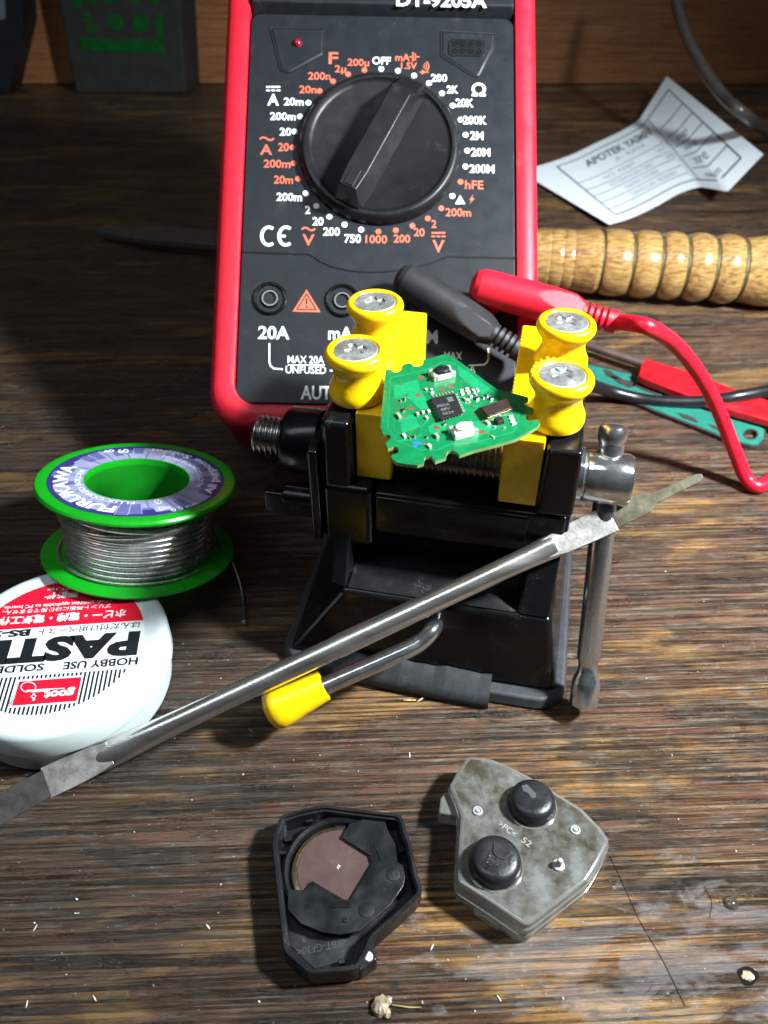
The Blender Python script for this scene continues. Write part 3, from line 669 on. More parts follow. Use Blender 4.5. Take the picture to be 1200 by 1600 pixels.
for x, y in ((197, 258), (238, 331), (252, 362), (170, 378), (168, 417), (208, 408), (230, 473), (108, 284), (400, 282), (570, 175), (645, 231), (595, 243), (612, 282), (668, 284), (690, 352), (665, 378), (692, 442), (704, 463), (688, 402), (640, 318), (706, 322), (740, 510), (742, 522), (782, 588), (314, 553), (424, 496), (350, 428), (268, 572), (352, 655)):
    disc(b, x, y, 10, .034, 12)
b.build('test_pad', 'copper', sub, smooth=None)
b = MB()
for x, y in ((197, 258), (238, 331), (252, 362), (170, 378), (208, 408), (108, 284), (570, 175), (645, 231), (612, 282), (668, 284), (692, 442), (704, 463), (740, 510), (314, 553), (350, 428)): disc(b, x, y, 4.5, .042, 8)
b.build('via_hole', 'hole_dark', sub, smooth=None)
BX = (B(560, 315)-B(400, 345)).normalized(); BX.z = 0; BY = Vector((-BX.y, BX.x, 0))
def comp(mb, x, y, lx, ly, h, m=None, rot=0, z0=.03, taper=0):
    c = B(x, y); ex = Matrix.Rotation(R(rot), 3, 'Z') @ BX; ey = Vector((-ex.y, ex.x, 0)); f_ = frame(c, ex, ey, (0, 0, 1))
    mb.box(f_, -lx/2, lx/2, -ly/2, ly/2, z0, z0+h, m, taper)
    return f_
def quad(mb, pts, z0, z1, m=None):
    mb.prism([B(x, y, z0) for x, y in pts], [B(x, y, z1) for x, y in pts], m)
# microcontroller
cq = [(467, 497), (617, 452), (560, 318), (398, 352)]
b = MB(); quad(b, cq, .05, .95); chip = b.build('microchip', 'chip', board, bevel=.08)
def lerp2(a, c, t): return (a[0]+(c[0]-a[0])*t, a[1]+(c[1]-a[1])*t)
b = MB()
for side in range(4):
    a, c = cq[side], cq[(side+1) % 4]; mx_, my_ = (508, 405)
    for k in range(7):
        q_ = lerp2(a, c, (k+.75)/7.5); ox_, oy_ = q_[0]-mx_, q_[1]-my_; l_ = math.hypot(ox_, oy_)
        q_ = (q_[0]+(0, 1, 0, -1)[side]*6, q_[1]+(1, 0, -1, 0)[side]*7)
        comp(b, q_[0], q_[1], .26 if side % 2 == 0 else .5, .5 if side % 2 == 0 else .26, .22)
b.build('pin', 'tinned', chip, smooth=None)
b = MB()
def chipuv(u, v):
    a_ = Vector(cq[3]); ex_ = (Vector(cq[2])-a_); ey_ = Vector(cq[0])-a_; p_ = a_+ex_*u+ey_*v; return B(p_.x, p_.y, .97)
for t_, u, v, w_ in (('MEGA', .36, .40, .50), ('48V', .36, .58, .42), ('0624', .40, .76, .46)):
    text(b, t_, lambda a_, c_, u=u, v=v, w_=w_: chipuv(u+a_*.1, v-c_*.1), w_*10, 1.2, .01)
for k in range(3): b.add([chipuv(.60+.0*k, .12+.07*k), chipuv(.84, .12+.07*k), chipuv(.84, .17+.07*k), chipuv(.60, .17+.07*k)], [(0, 1, 2, 3)])
b.build('chip_marking', 'chip_mark', chip, smooth=None)
# tact switches
def tact(cx, cy, colr, nm):
    b = MB(); f_ = comp(b, cx, cy, 4.4, 3.1, 1.25, None, 4); sw = b.build('push_button', 'white_part', board, bevel=.12)
    q = MB()
    for sx in (-1, 1):
        for sy in (-1, 1): q.box(f_, sx*2.05-.5, sx*2.05+.5, sy*1.2-.35, sy*1.2+.35, .02, 1.45)
    q.build('terminal', 'tinned', sw, bevel=.08)
    q = MB(); q.box(f_, -1.75, 1.75, -1.3, 1.3, 1.25, 1.42); q.build('top_plate', 'tinned' if nm else 'chip', sw, bevel=.08)
    q = MB(); c = f_(0, 0, 0); N3 = 28
    def el(rx, ry, z): return [f_(rx*math.cos(2*math.pi*j/N3), ry*math.sin(2*math.pi*j/N3), z) for j in range(N3)]
    q.prism(el(1.72, 1.32, 1.4), el(1.66, 1.27, 1.9)); q.prism(el(1.66, 1.27, 1.901), el(1.25, .92, 2.2)); q.build('plunger', colr, sw, smooth=50)
tact(473, 205, 'button_black', 0); tact(615, 590, 'cream', 1)
# crystal
b = MB(); quad(b, [(778, 488), (948, 424), (912, 352), (728, 412)], .05, .5); cr = b.build('crystal_can', 'gold', board, bevel=.06)
b = MB(); quad(b, [(782, 476), (936, 417), (906, 356), (736, 411)], .5, 1.35); b.build('can_lid', 'crystal', cr, bevel=.12)
b = MB(); comp(b, 856, 516, 1.6, 1.5, .9, None, 3); tr = b.build('transistor', 'chip', board, bevel=.1)
b = MB(); [comp(b, x, y, .5, .35, .3) for x, y in ((828, 548), (892, 553), (862, 478))]; b.build('pin', 'tinned', tr)
for x, y, lx, ly, h, m_, r_ in [(212, 368, 1.1, .55, .5, 'chip', 6), (216, 437, .6, 1.1, .5, 'chip', -8), (185, 478, .75, 1.7, .7, 'ceramic', 3), (312, 466, .7, 1.0, .6, 'ceramic', -10), (348, 453, .55, 1.0, .5, 'white_part', -8), (386, 446, .6, 1.0, .5, 'white_part', -8), (372, 488, .6, .8, .5, 'white_part', 0),
        (220, 608, .6, 1.1, .5, 'white_part', 10), (276, 617, 1.2, .6, .4, 'chip', 4), (390, 680, .6, 1.1, .6, 'white_part', 4), (438, 612, .7, 1.2, .7, 'ceramic', 5), (490, 530, .6, .6, .5, 'chip', 0), (368, 298, .5, .6, .4, 'white_part', 0), (405, 300, .5, .5, .4, 'white_part', 0), (410, 322, .7, .45, .4, 'white_part', 0),
        (604, 303, .6, .45, .4, 'white_part', 10), (641, 294, .6, .4, .4, 'white_part', 12), (612, 326, .6, .4, .4, 'white_part', 12), (652, 314, .6, .4, .4, 'white_part', 12), (685, 306, .45, .8, .4, 'white_part', 12), (711, 299, .45, .6, .4, 'white_part', 12), (668, 342, .5, .4, .4, 'ceramic', 12), (700, 332, .4, .6, .4, 'white_part', 12),
        (628, 366, .5, 1.2, .5, 'ceramic', 10), (650, 372, .45, .8, .4, 'white_part', 8), (706, 357, .8, .8, .5, 'chip', 12), (762, 344, 1.2, .7, .5, 'chip', 12), (800, 358, .7, .8, .5, 'chip', 14), (778, 522, .7, 1.0, .6, 'ceramic', 16), (934, 476, 1.0, .55, .35, 'tinned', 10), (944, 500, 1.0, .5, .35, 'tinned', 10), (955, 522, 1.0, .5, .35, 'tinned', 10), (813, 614, .35, .7, .35, 'ceramic', 25), (372, 615, .5, .5, .4, 'chip', 0)]:
    lx *= .82; ly *= .82; h *= .8
    b = MB(); f_ = comp(b, x, y, lx, ly, h, m_, r_)
    for s in (-1, 1):
        if lx > ly: b.box(f_, s*lx*.5-.13, s*lx*.5+.13, -ly*.52, ly*.52, .02, h*.98, 'tinned')
        else: b.box(f_, -lx*.52, lx*.52, s*ly*.5-.13, s*ly*.5+.13, .02, h*.98, 'tinned')
    b.build('surface_component', None, board, smooth=None)
b = MB(); flat(b, [(275, 650), (300, 638), (330, 642), (345, 655), (325, 668), (318, 660), (300, 680), (278, 674)], .05); b.build('ink_mark', 'blue_ink', sub, smooth=None)

# ================================================================== solder spool
up_c = Vector((1, 0, 0)), Vector((0, _s, _c)), Vector((0, _c, -_s))
def camv(x, yd, z): return up_c[0]*x-up_c[1]*yd+up_c[2]*z
SN = camv(.10, -.895, -.435).normalized()
SZ = 218.0; SC = EYE+camv((215-600)/FPX*SZ, (748-800)/FPX*SZ, SZ)
SR = 314/FPX*SZ/2*.965; TH = 20.4
SX = Vector((1, 0, 0)); SX = (SX-SN*SX.dot(SN)).normalized(); SYv = SN.cross(SX); S = frame(SC, SX, SYv, SN)
spool = thing('solder_spool', 'green spool of thin solder wire leaning on the edge of the white tin', 'solder spool', SC-SN*(TH+1.2))
fl = [(SR-.9, -1.6), (SR-.1, -1.2), (SR, -.6), (SR-.4, 0), (SR-1.2, .15), (SR-2.2, .05)]
HR = SR*.515
b = MB(); b.lathe([(HR, -1.6)]+fl+[(HR+.05, .05), (HR, -.4)], SC, SN, 96, closed=True); f1 = b.build('spool_flange', 'green_plastic', spool, smooth=40)
b = MB(); b.lathe([(HR, -TH-1.4), (SR*.95, -TH-1.4), (SR*.985, -TH-1.0), (SR*.99, -TH-.5), (SR*.965, -TH), (HR, -TH+.1)], SC, SN, 96, closed=True); b.build('spool_flange', 'green_plastic', spool, smooth=40)
b = MB(); prof = [(HR+1.6, -TH+.1), (HR+1.6, -1.6), (HR, -1.6)]
k = -1.6
while k > -TH+.6: prof += [(HR, k), (HR-.05, k-.4)]; k -= .8
prof += [(HR, -TH+.1)]
b.lathe(prof, SC, SN, 72, closed=True); b.build('spool_core', 'green_core', spool, smooth=30)
# wound wire
pts = []; CR = SR*.735; lay = 12; wd = (TH-2.6)/lay
b = MB()
n_t = lay*56
for i in range(n_t+1):
    t = i/56; a = 2*math.pi*t; z = -TH+.9+wd*(math.floor(t)+min(1, max(0, (t % 1-.82)/.18)))+.05*math.sin(a*.37)
    r_ = CR+.10*math.sin(a*.61+1)
    pts.append(S(r_*math.cos(a+2), r_*math.sin(a+2), min(-1.7, z)))
b.tube(pts, wd*.5, 10)
pts = []
for i in range(2*44+1):                       # crossing turns on the outside
    t = i/44; a = 2*math.pi*t+.6; z = -TH*.30+2.6*math.sin(a*.5+.4); pts.append(S((CR+1.2)*math.cos(a), (CR+1.2)*math.sin(a), z))
b.tube(pts, wd*.5, 8)
b.lathe([(CR-.75, -TH+.4), (CR-.75, -1.8)], SC, SN, 64)
b.tube([S((CR+2.2)*math.cos(R(a)), (CR+2.2)*math.sin(R(a)), -TH+.5+.3*math.sin(a*.03)) for a in range(150, 331, 5)], .42, 8)
wire = b.build('wire_coil', 'solder', spool, smooth=70)
b = MB(); b.tube(catmull([S(CR*.85, CR*.5, -TH*.5), P(338, 836, 12), P(358, 868, 8), P(373, 905, 4.5), P(380, 940, 2), P(382, 974, 1.2)], 8), .42, 8); b.build('wire_tail', 'solder_dark', spool, smooth=60)
b = MB(); b.lathe([(0, -.1), (.5, 0), (.5, .5), (0, .6)], P(382, 972, 1.0), (0, -.6, .8), 8); b.build('cut_end', 'crumb_white', spool)
# printed label ring
LR0, LR1 = HR+.35, SR*.873
b = MB(); N4 = 120
def polar(r, a, z): return S(r*math.cos(a), r*math.sin(a), z)
for i in range(N4):
    a0, a1 = 2*math.pi*i/N4, 2*math.pi*(i+1)/N4
    b.add([polar(LR0, a0, .09), polar(LR1, a0, .09), polar(LR1, a1, .09), polar(LR0, a1, .09)], [(0, 1, 2, 3)], 'label_pale')
rs = random.Random(3)
for i in range(40):                           # skyline blocks of the blue print
    a0, a1 = 2*math.pi*i/40, 2*math.pi*(i+1)/40
    rr = LR0+(LR1-LR0)*rs.choice((.62, .72, .8, .86, .92)); 
    for k in range(3):
        c0, c1 = a0+(a1-a0)*k/3, a0+(a1-a0)*(k+1)/3
        b.add([polar(rr, c0, .12), polar(LR1, c0, .12), polar(LR1, c1, .12), polar(rr, c1, .12)], [(0, 1, 2, 3)], 'label_navy')
    r2 = LR0+(LR1-LR0)*rs.uniform(.1, .5)
    if rs.random() < .62: b.add([polar(r2, a0+.01, .11), polar(rr, a0+.01, .11), polar(rr, a1-.01, .11), polar(r2, a1-.01, .11)], [(0, 1, 2, 3)], 'label_mid')
for i in range(20):
    a = 2*math.pi*(i+.3)/20; e = .012
    b.add([polar(LR0, a-e, .115), polar(LR1, a-e*.6, .115), polar(LR1, a+e*.6, .115), polar(LR0, a+e, .115)], [(0, 1, 2, 3)], 'label_mid')
lab = b.build('spool_label', None, f1, smooth=None)
def ringtext(mb, t, a0, a1, r, h, bold=.02, inward=False):
    vs, fs = glyphs(t, bold); x0 = min(v[0] for v in vs); x1 = max(v[0] for v in vs); sy = h/.73
    vv = []
    for x, y in vs:
        a = a0+(a1-a0)*(x-x0)/(x1-x0); rr = r+(y*sy if not inward else -y*sy); vv.append(polar(rr, a, .15))
    mb.add(vv, fs)
b = MB(); sp_ = LR1-LR0
ringtext(b, 'FURUKAWA', R(270-1), R(270-103), LR0+sp_*.44, sp_*.40, .035)
ringtext(b, 'FLUX CORED SOLDER', R(282), R(170), LR0+sp_*.08, sp_*.17, .012)
ringtext(b, 'All purpose Solder', R(345), R(345+112), LR0+sp_*.83, sp_*.27, .02, True)
ringtext(b, 'ALLOY COMPOSITION', R(352), R(440), LR0+sp_*.40, sp_*.17, .01, True)
ringtext(b, 'Dia', R(300), R(309), LR0+sp_*.72, sp_*.2, .01, True); ringtext(b, '0.5 mm', R(307), R(328), LR0+sp_*.95, sp_*.2, .01, True)
ringtext(b, 'Ø', R(300), R(307), LR0+sp_*.34, sp_*.3, .01, True); ringtext(b, '60', R(121), R(112), LR0+sp_*.5, sp_*.3, .02); ringtext(b, '40', R(132), R(123), LR0+sp_*.68, sp_*.2, .02)
b.build('label_lettering', 'label_ink', lab, smooth=None)

# ================================================================== paste tin
TZ = 16.0; TCc = P(88, 1006, TZ); TR = 170/FPX*((TCc-EYE).dot(up_c[2]))
tin = thing('paste_tin', 'round white tin of soldering paste with red, black and white printed lid', 'tin', (TCc.x, TCc.y, 0))
b = MB(); T0 = Vector((TCc.x, TCc.y, 0))
b.lathe([(0, .2), (TR-2.6, .2), (TR-1.7, .6), (TR-1.3, 1.6), (TR-1.3, 9.8)], T0, (0, 0, 1), 96); b.build('tin_body', 'tin_body_white', tin, smooth=40)
b = MB(); b.lathe([(TR-1.0, 8.4), (TR, 8.4), (TR+.15, 8.8), (TR+.1, TZ-1.6), (TR-.3, TZ-.6), (TR-1.2, TZ-.05), (TR-2.2, TZ+.1), (TR-3.2, TZ-.05), (0, TZ-.05)], T0, (0, 0, 1), 96); lid = b.build('tin_lid', 'tin_white', tin, smooth=40)
def tq(x, y, h=0): return P(x/4, 860+y/4, TZ+.0+h)
lc = P(88, 1005, TZ); LRr = (tq(905, 435)-lc).length*.985
# reading direction of the lid runs to the left in the photo
LX = (tq(0, 497)-tq(905, 435)); LX.z = 0; LX.normalize(); LY = Vector((-LX.y, LX.x, 0))
Lf = frame(Vector((lc.x, lc.y, TZ)), LX, LY, (0, 0, 1))
def li(x, y): q_ = tq(x, y)-Lf.o; return q_.dot(LX), q_.dot(LY)
b = MB(); NL = 96
b.add([Lf(LRr*math.cos(2*math.pi*j/NL), LRr*math.sin(2*math.pi*j/NL), .02) for j in range(NL)], [tuple(range(NL))]); labl = b.build('lid_label', 'label_white', lid, smooth=None)
yr = li(905, 437)[1]; yl = li(0, 497)[1]; yr = (yr+yl)/2
a0 = math.asin(max(-1, min(1, yr/LRr)))
b = MB()      # red segment at the far side (reads as the bottom of the label)
seg = [Lf(LRr*math.cos(a), LRr*math.sin(a), .035) for a in [math.pi-a0+(2*a0+math.pi)*i/60 for i in range(61)]]
b.add(seg, [tuple(range(61))], 'label_red')
# stripes at the near side
ys = li(860, 735)[1]; gx = [li(x, y) for x, y in ((120, 820), (495, 793), (478, 942), (103, 967))]
gx0, gx1 = min(g[0] for g in gx), max(g[0] for g in gx); gy0, gy1 = min(g[1] for g in gx), max(g[1] for g in gx)
pitch = .98; x = -LRr
while x < LRr:
    yt_ = math.sqrt(max(0, LRr**2-x*x))-.25; xe = x+pitch*.48
    if yt_ > ys+.2:
        if gx0-.5 < x+.2 < gx1+.5:
            b.add([Lf(x, ys, .03), Lf(xe, ys, .03), Lf(xe, gy0-.5, .03), Lf(x, gy0-.5, .03)], [(0, 1, 2, 3)], 'ink_black')
            if yt_ > gy1+.5: b.add([Lf(x, gy1+.5, .03), Lf(xe, gy1+.5, .03), Lf(xe, yt_, .03), Lf(x, yt_, .03)], [(0, 1, 2, 3)], 'ink_black')
        else: b.add([Lf(x, ys, .03), Lf(xe, ys, .03), Lf(xe, yt_, .03), Lf(x, yt_, .03)], [(0, 1, 2, 3)], 'ink_black')
    x += pitch
b.add([Lf(gx0, gy0, .035), Lf(gx1, gy0, .035), Lf(gx1, gy1, .035), Lf(gx0, gy1, .035)], [(0, 1, 2, 3)], 'label_red')
def lt(mb, t, pr, pl, hpx, m, bold=.02, pxc=None):
    """text whose reading runs from photo-zoom point pr to pl; hpx = height in zoomed pixels"""
    xa, ya = li(*pr); xb, yb_ = li(*pl); cx, cy = (xa+xb)/2, (ya+yb_)/2
    s = abs((li(pr[0], pr[1]+hpx)[1]-ya))
    text(mb, t, lambda u, v: Lf(cx+u, cy+v, .05), abs(xb-xa), s, bold, m)
lt(b, 'PASTE', (868, 575), (-130, 650), 158, 'ink_black', .055)
lt(b, 'HOBBY USE', (862, 690), (395, 722), 48, 'ink_black', .028); lt(b, 'SOLDER', (275, 730), (-90, 752), 46, 'ink_black', .028)
lt(b, 'はんだ付け用ペースト', (872, 468), (240, 505), 42, 'ink_black', .008)
lt(b, 'BS-2', (190, 510), (-60, 532), 44, 'ink_black', .05)
lt(b, 'ホビー・電線・電気工作', (788, 392), (-10, 445), 54, 'label_white', .03)
lt(b, 'プリント基板には使用できません。', (694, 352), (15, 386), 26, 'label_white', .012)
lt(b, 'Weak acid:Not applicable to PC boards.', (706, 318), (22, 355), 26, 'label_white', .014)
lt(b, '弱酸性', (492, 272), (280, 284), 42, 'label_white', .03)
lt(b, 'NET.10g', (470, 236), (298, 240), 22, 'label_white', .02)
lt(b, 'goot', (470, 875), (275, 905), 62, 'label_white', .045)
lt(b, '®', (86, 950), (44, 954), 36, 'ink_black', .0)
def lstroke(pts, wd, m): 
    q_ = [Vector(li(*p_)) for p_ in pts]
    for a_, c_ in zip(q_, q_[1:]):
        d_ = (c_-a_).normalized(); n_ = Vector((-d_.y, d_.x))*wd/2
        b.add([Lf(a_.x+n_.x, a_.y+n_.y, .052), Lf(a_.x-n_.x, a_.y-n_.y, .052), Lf(c_.x-n_.x, c_.y-n_.y, .052), Lf(c_.x+n_.x, c_.y+n_.y, .052)], [(0, 1, 2, 3)], m)
lstroke([(405, 862), (310, 868)], .25, 'label_white'); lstroke([(312, 872), (165, 882)], .75, 'label_white')
lstroke([(178+46*math.cos(R(t)), 855-32*math.sin(R(t))) for t in range(-20, 301, 16)], .22, 'label_white')
lstroke([(212, 895), (210, 930)], .5, 'label_white'); lstroke([(226, 912), (192, 914)], .5, 'label_white'); lstroke([(220, 930), (202, 940)], .25, 'label_white')
b.build('lid_print', None, labl, smooth=None)

# ================================================================== steel spatula
A0 = P(-60, 1296, 1.6); A1 = P(60, 1228, 3.0); A2 = P(140, 1192, 4.6); A3 = P(330, 1106, 12); A5 = P(930, 822, 45.5); A6 = P(1010, 780, 49); A7 = P(1106, 734, 53)
spt = thing('steel_spatula', 'long steel double-ended spatula lying diagonally across the front of the vise', 'spatula', P(400, 1080, 2))
ax = (A5-A2).normalized(); nrm = Vector((-.12, -.62, .78)); nrm = (nrm-ax*nrm.dot(ax)).normalized(); sd = ax.cross(nrm)
def al(t): return A2+ax*t
LL = (A5-A2).length
ts = [2, 8, 14, 24, 60, LL*.5, LL-44, LL-26, LL-16, LL-10]
b = MB(); b.tube([al(t) for t in ts], [(3.2, 1.0), (3.1, 1.4), (2.8, 1.9), (2.5, 2.3), (2.5, 2.5), (2.65, 2.65), (2.5, 2.5), (2.4, 2.2), (2.5, 1.8), (2.8, 1.3)], 28, up=nrm)
b.build('shaft', 'steel', spt, smooth=60)
def blade(name, pts, th, m):
    b = MB(); N_ = len(pts)
    L_ = [p_+sd*w_+nrm*(th/2) for p_, w_ in pts]; Rr = [p_-sd*w_+nrm*(th/2) for p_, w_ in pts]
    topl = L_+Rr[::-1]; b.prism([q_-nrm*th for q_ in topl], topl); return b.build(name, m, spt, bevel=.15)
fer1 = blade('flattened_end', [(al(5.5), 2.5), (al(1), 3.2), (al(-4), 3.45), (al(-10.5), 3.5)], 2.0, 'blade')
fer2 = blade('flattened_end', [(al(LL-13), 2.0), (al(LL-8), 2.8), (al(LL-2), 3.0), (al(LL+4), 3.1)], 2.0, 'blade')
d0 = (A0-al(-9)).normalized(); b0 = al(-9)
blade('scraper_blade', [(b0, 3.1), (b0+d0*6, 3.1), (b0+d0*14, 3.3), (b0+d0*34, 3.7)], .9, 'blade_dark')
# right tip: flat blade narrowing to a slim point
tip = al(LL+22.5)
blade('narrow_blade', [(al(LL+2), 2.6), (al(LL+12.5), 2.45), (al(LL+14.2), 1.3), (al(LL+25.0), .95), (al(LL+26.0), .5)], 1.0, 'blade_tip')

# ================================================================== key shells
def shell_poly(zpts, s, ox, oy, h): return [P(*q, h) for q in zz(zpts, s, ox, oy)]
KH = 6.2
ks = thing('black_key_shell', 'open black plastic key fob half with a brown coin cell inside', 'key shell', P(530, 1400, 0))
outer = [(160, 145), (300, 102), (460, 70), (700, 103), (955, 132), (985, 162), (1012, 265), (1040, 330), (1085, 545), (1115, 625), (1100, 682), (955, 820), (780, 972), (760, 1040), (690, 1165), (640, 1185), (355, 1210), (185, 1060), (150, 770), (105, 340), (112, 300)]
ow = [(q_.x, q_.y) for q_ in shell_poly(outer, 4.2857, 400, 1240, KH)]
ow = roundpoly(ow, .8, 2); iw = offset(ow, 1.15); ob = offset(ow, .35)
b = MB(); n = len(ow); ZL = [(ob, .1), (ow, 1.2), (ow, KH-.25), (offset(ow, .2), KH), (offset(ow, .75), KH), (offset(ow, .8), KH-.7), (iw, KH-.75), (offset(ow, 1.4), 1.3)]
rings = []
for pts, z in ZL: rings.append(len(b.v)); b.v += [Vector((x, y, z)) for x, y in pts]
for r0, r1 in zip(rings, rings[1:]):
    for j in range(n): b.f.append((r0+j, r0+(j+1) % n, r1+(j+1) % n, r1+j)); b.mi.append(0)
b.f.append(tuple(rings[0]+j for j in reversed(range(n)))); b.mi.append(0)
b.f.append(tuple(rings[-1]+j for j in range(n))); b.mi.append(0)
sh = b.build('shell_tray', 'shell_black', ks, smooth=30)
def kz(x, y, h): return P(400+x/4.2857, 1240+y/4.2857, h)
def slab(mb, pts, z0, z1, m=None):
    q_ = [kz(x, y, z1) for x, y in pts]; mb.prism([p_-Vector((0, 0, z1-z0)) for p_ in q_], q_, m)
b = MB(); slab(b, [(770, 1010), (800, 1075), (815, 1110), (700, 1190), (660, 1175), (720, 1060)], .2, 4.6); b.build('hinge_lug', 'shell_black', sh, bevel=.5)
b = MB()                                   # blob of white on the lug, screw boss
c_ = kz(752, 1092, 4.6); b.lathe([(.9, 0), (.8, .35), (.4, .55), (0, .6)], c_, (0, 0, 1), 12); b.build('glue_drop', 'crumb_white', sh)
bc = kz(545, 505, 3.4); br_ = 9.15
b = MB(); b.lathe([(br_+2.1, 1.3), (br_+2.1, 3.6), (br_+1.5, 4.1), (br_+.9, 3.5), (br_+.6, 1.3)], bc*1-Vector((0, 0, bc.z)), (0, 0, 1), 72); b.build('battery_ring', 'shell_black', sh, smooth=30)
b = MB(); b0_ = Vector((bc.x, bc.y, 0)); b.lathe([(0, 1.4), (br_, 1.4), (br_+.1, 1.7), (br_+.1, 3.0), (br_-.3, 3.3), (br_-.75, 3.4), (br_-.8, 3.3), (0, 3.3)], b0_, (0, 0, 1), 72); bat = b.build('coin_cell', 'brass', ks, smooth=40)
b = MB(); b.lathe([(br_-1.0, 3.32), (br_-1.05, 3.5), (0, 3.5)], b0_, (0, 0, 1), 72); b.build('cell_face', 'battery_brown', bat, smooth=40)
b = MB(); text(b, '3V', lambda u, v: b0_+Vector((-u*.5+v*.9, -v*.5-u*.9, 3.52))+Vector((.2, .4, 0)), None, None, cap=.6); b.build('cell_marking', 'crumb_white', bat, smooth=None)
cov = [(572, 292), (762, 412), (776, 462), (626, 712), (585, 706), (374, 582), (325, 645), (215, 640), (212, 770), (300, 868), (440, 925), (560, 940), (690, 922), (790, 840), (900, 745), (985, 620), (1000, 555), (985, 480), (945, 455), (935, 350), (925, 320), (890, 262), (862, 185), (840, 168), (720, 168), (625, 205), (602, 240)]
b = MB(); slab(b, cov, 3.7, 4.3); cv = b.build('battery_cover', 'cover_plate', ks, bevel=.12, smooth=30)
b = MB()
for sl in ([(768, 352), (800, 340), (832, 440), (800, 450)], [(512, 722), (632, 718), (634, 742), (512, 746)]): slab(b, sl, 4.25, 4.36)
b.build('cover_slot', 'hole_dark', cv)
b = MB(); b.tube([kz(514, 760, 4.4), kz(634, 757, 4.4)], .16, 6); b.tube([kz(790, 338, 4.4), kz(836, 446, 4.4)], .13, 6); b.build('slot_lip', 'shell_black', cv)
b = MB()
for x, y, r_ in ((740, 780, 1.45), (920, 540, 1.35)): b.lathe([(r_, 0), (r_, .18), (r_-.15, .22), (0, .22)], kz(x, y, 4.28), (0, 0, 1), 28)
b.lathe([(.55, 0), (.5, .3), (.25, .32), (.2, .05)], kz(600, 848, 4.3), (0, 0, 1), 16)
b.build('mould_mark', 'cover_plate', cv, smooth=40)
b = MB(); slab(b, [(228, 830), (330, 905), (450, 945), (560, 962), (690, 948), (640, 1110), (390, 1170), (215, 1000)], 1.25, 1.5); fl_ = b.build('tray_floor', 'shell_floor', ks)
b = MB()
fX = (kz(310, 1050, 1.5)-kz(580, 1000, 1.5)).normalized(); fY = Vector((-fX.y, fX.x, 0))*1.0
text(b, '>PBT-GF30<', lambda u, v: kz(440, 1028, 1.53)+fX*u+fY*v, 9.6, 1.35, .0); text(b, '2', lambda u, v: kz(322, 972, 1.53)+fX*u+fY*v, cap=1.3)
b.build('embossed_letters', 'emboss', fl_, smooth=None)
b = MB()
for pts, z1 in (([(150, 380), (215, 378), (215, 400), (150, 408)], 3.6), ([(185, 290), (240, 280), (250, 312), (190, 320)], 2.6), ([(330, 150), (375, 140), (378, 185), (330, 190)], 3.4), ([(945, 320), (980, 340), (1000, 380), (955, 400)], 3.6), ([(175, 565), (215, 560), (218, 592), (178, 596)], 3.2), ([(395, 140), (540, 165), (600, 210), (585, 250), (500, 200), (400, 190)], 2.4), ([(545, 1112), (585, 1100), (598, 1132), (555, 1140)], 3.0)):
    slab(b, pts, 1.2, z1)
b.build('inner_rib', 'shell_black', sh, bevel=.15)

CH = 7.6
kc = thing('clear_key_cover', 'grimy translucent key fob cover with two black rubber buttons', 'key cover', P(820, 1340, 0))
def cz(x, y, h=CH): return P(670+x/4, 1160+y/4, h)
tpc = [(235, 88), (262, 80), (400, 98), (520, 150), (640, 212), (770, 290), (960, 408), (1080, 530), (1132, 602), (1124, 640), (1060, 765), (1000, 862), (820, 1002), (640, 1138), (595, 1146), (400, 1012), (182, 872), (174, 830), (182, 640), (194, 452), (165, 370), (132, 290), (128, 262), (180, 170)]
tw = [(q_.x, q_.y) for q_ in (cz(x, y) for x, y in tpc)]; tw = roundpoly(tw, .7, 2)
b = MB(); n = len(tw)
def ringset(mb, ZL, n, capb=True, capt=True, m=None, mt=None):
    rings = []; i_ = mb.mid(m); it = mb.mid(mt) if mt else i_
    for pts, z in ZL: rings.append(len(mb.v)); mb.v += [Vector((x, y, z)) for x, y in pts]
    for r0, r1 in zip(rings, rings[1:]):
        for j in range(n): mb.f.append((r0+j, r0+(j+1) % n, r1+(j+1) % n, r1+j)); mb.mi.append(i_)
    if capb: mb.f.append(tuple(rings[0]+j for j in reversed(range(n)))); mb.mi.append(i_)
    if capt: mb.f.append(tuple(rings[-1]+j for j in range(n))); mb.mi.append(it)
ringset(b, [(offset(tw, -.1), .15), (offset(tw, -.3), 1.8), (offset(tw, -.3), 3.0), (offset(tw, .0), 3.1), (offset(tw, .0), 3.7), (offset(tw, -.25), 3.8), (offset(tw, -.2), 5.6), (offset(tw, .1), 5.8), (offset(tw, .0), CH-.9), (offset(tw, .25), CH-.25), (offset(tw, .75), CH), (offset(tw, 1.0), CH+.02)], n, m='clear_edge', mt='clear_shell')
cs = b.build('cover_shell', None, kc, smooth=30)
b = MB(); q_ = [cz(x, y, 5.5) for x, y in ((100, 300), (150, 330), (188, 430), (180, 460), (60, 440), (70, 350))]; b.prism([p_-Vector((0, 0, 4.5)) for p_ in q_], q_); b.build('broken_tab', 'clear_edge', cs, bevel=.5)
b = MB(); q_ = [cz(x, y, 3.0) for x, y in ((290, 1010), (440, 1112), (440, 1130), (430, 1135), (280, 1035), (278, 1018))]; b.prism([p_-Vector((0, .6, 1.6)) for p_ in q_], [p_-Vector((0, .6, 0)) for p_ in q_]); b.build('side_tab', 'clear_edge', cs, bevel=.3)
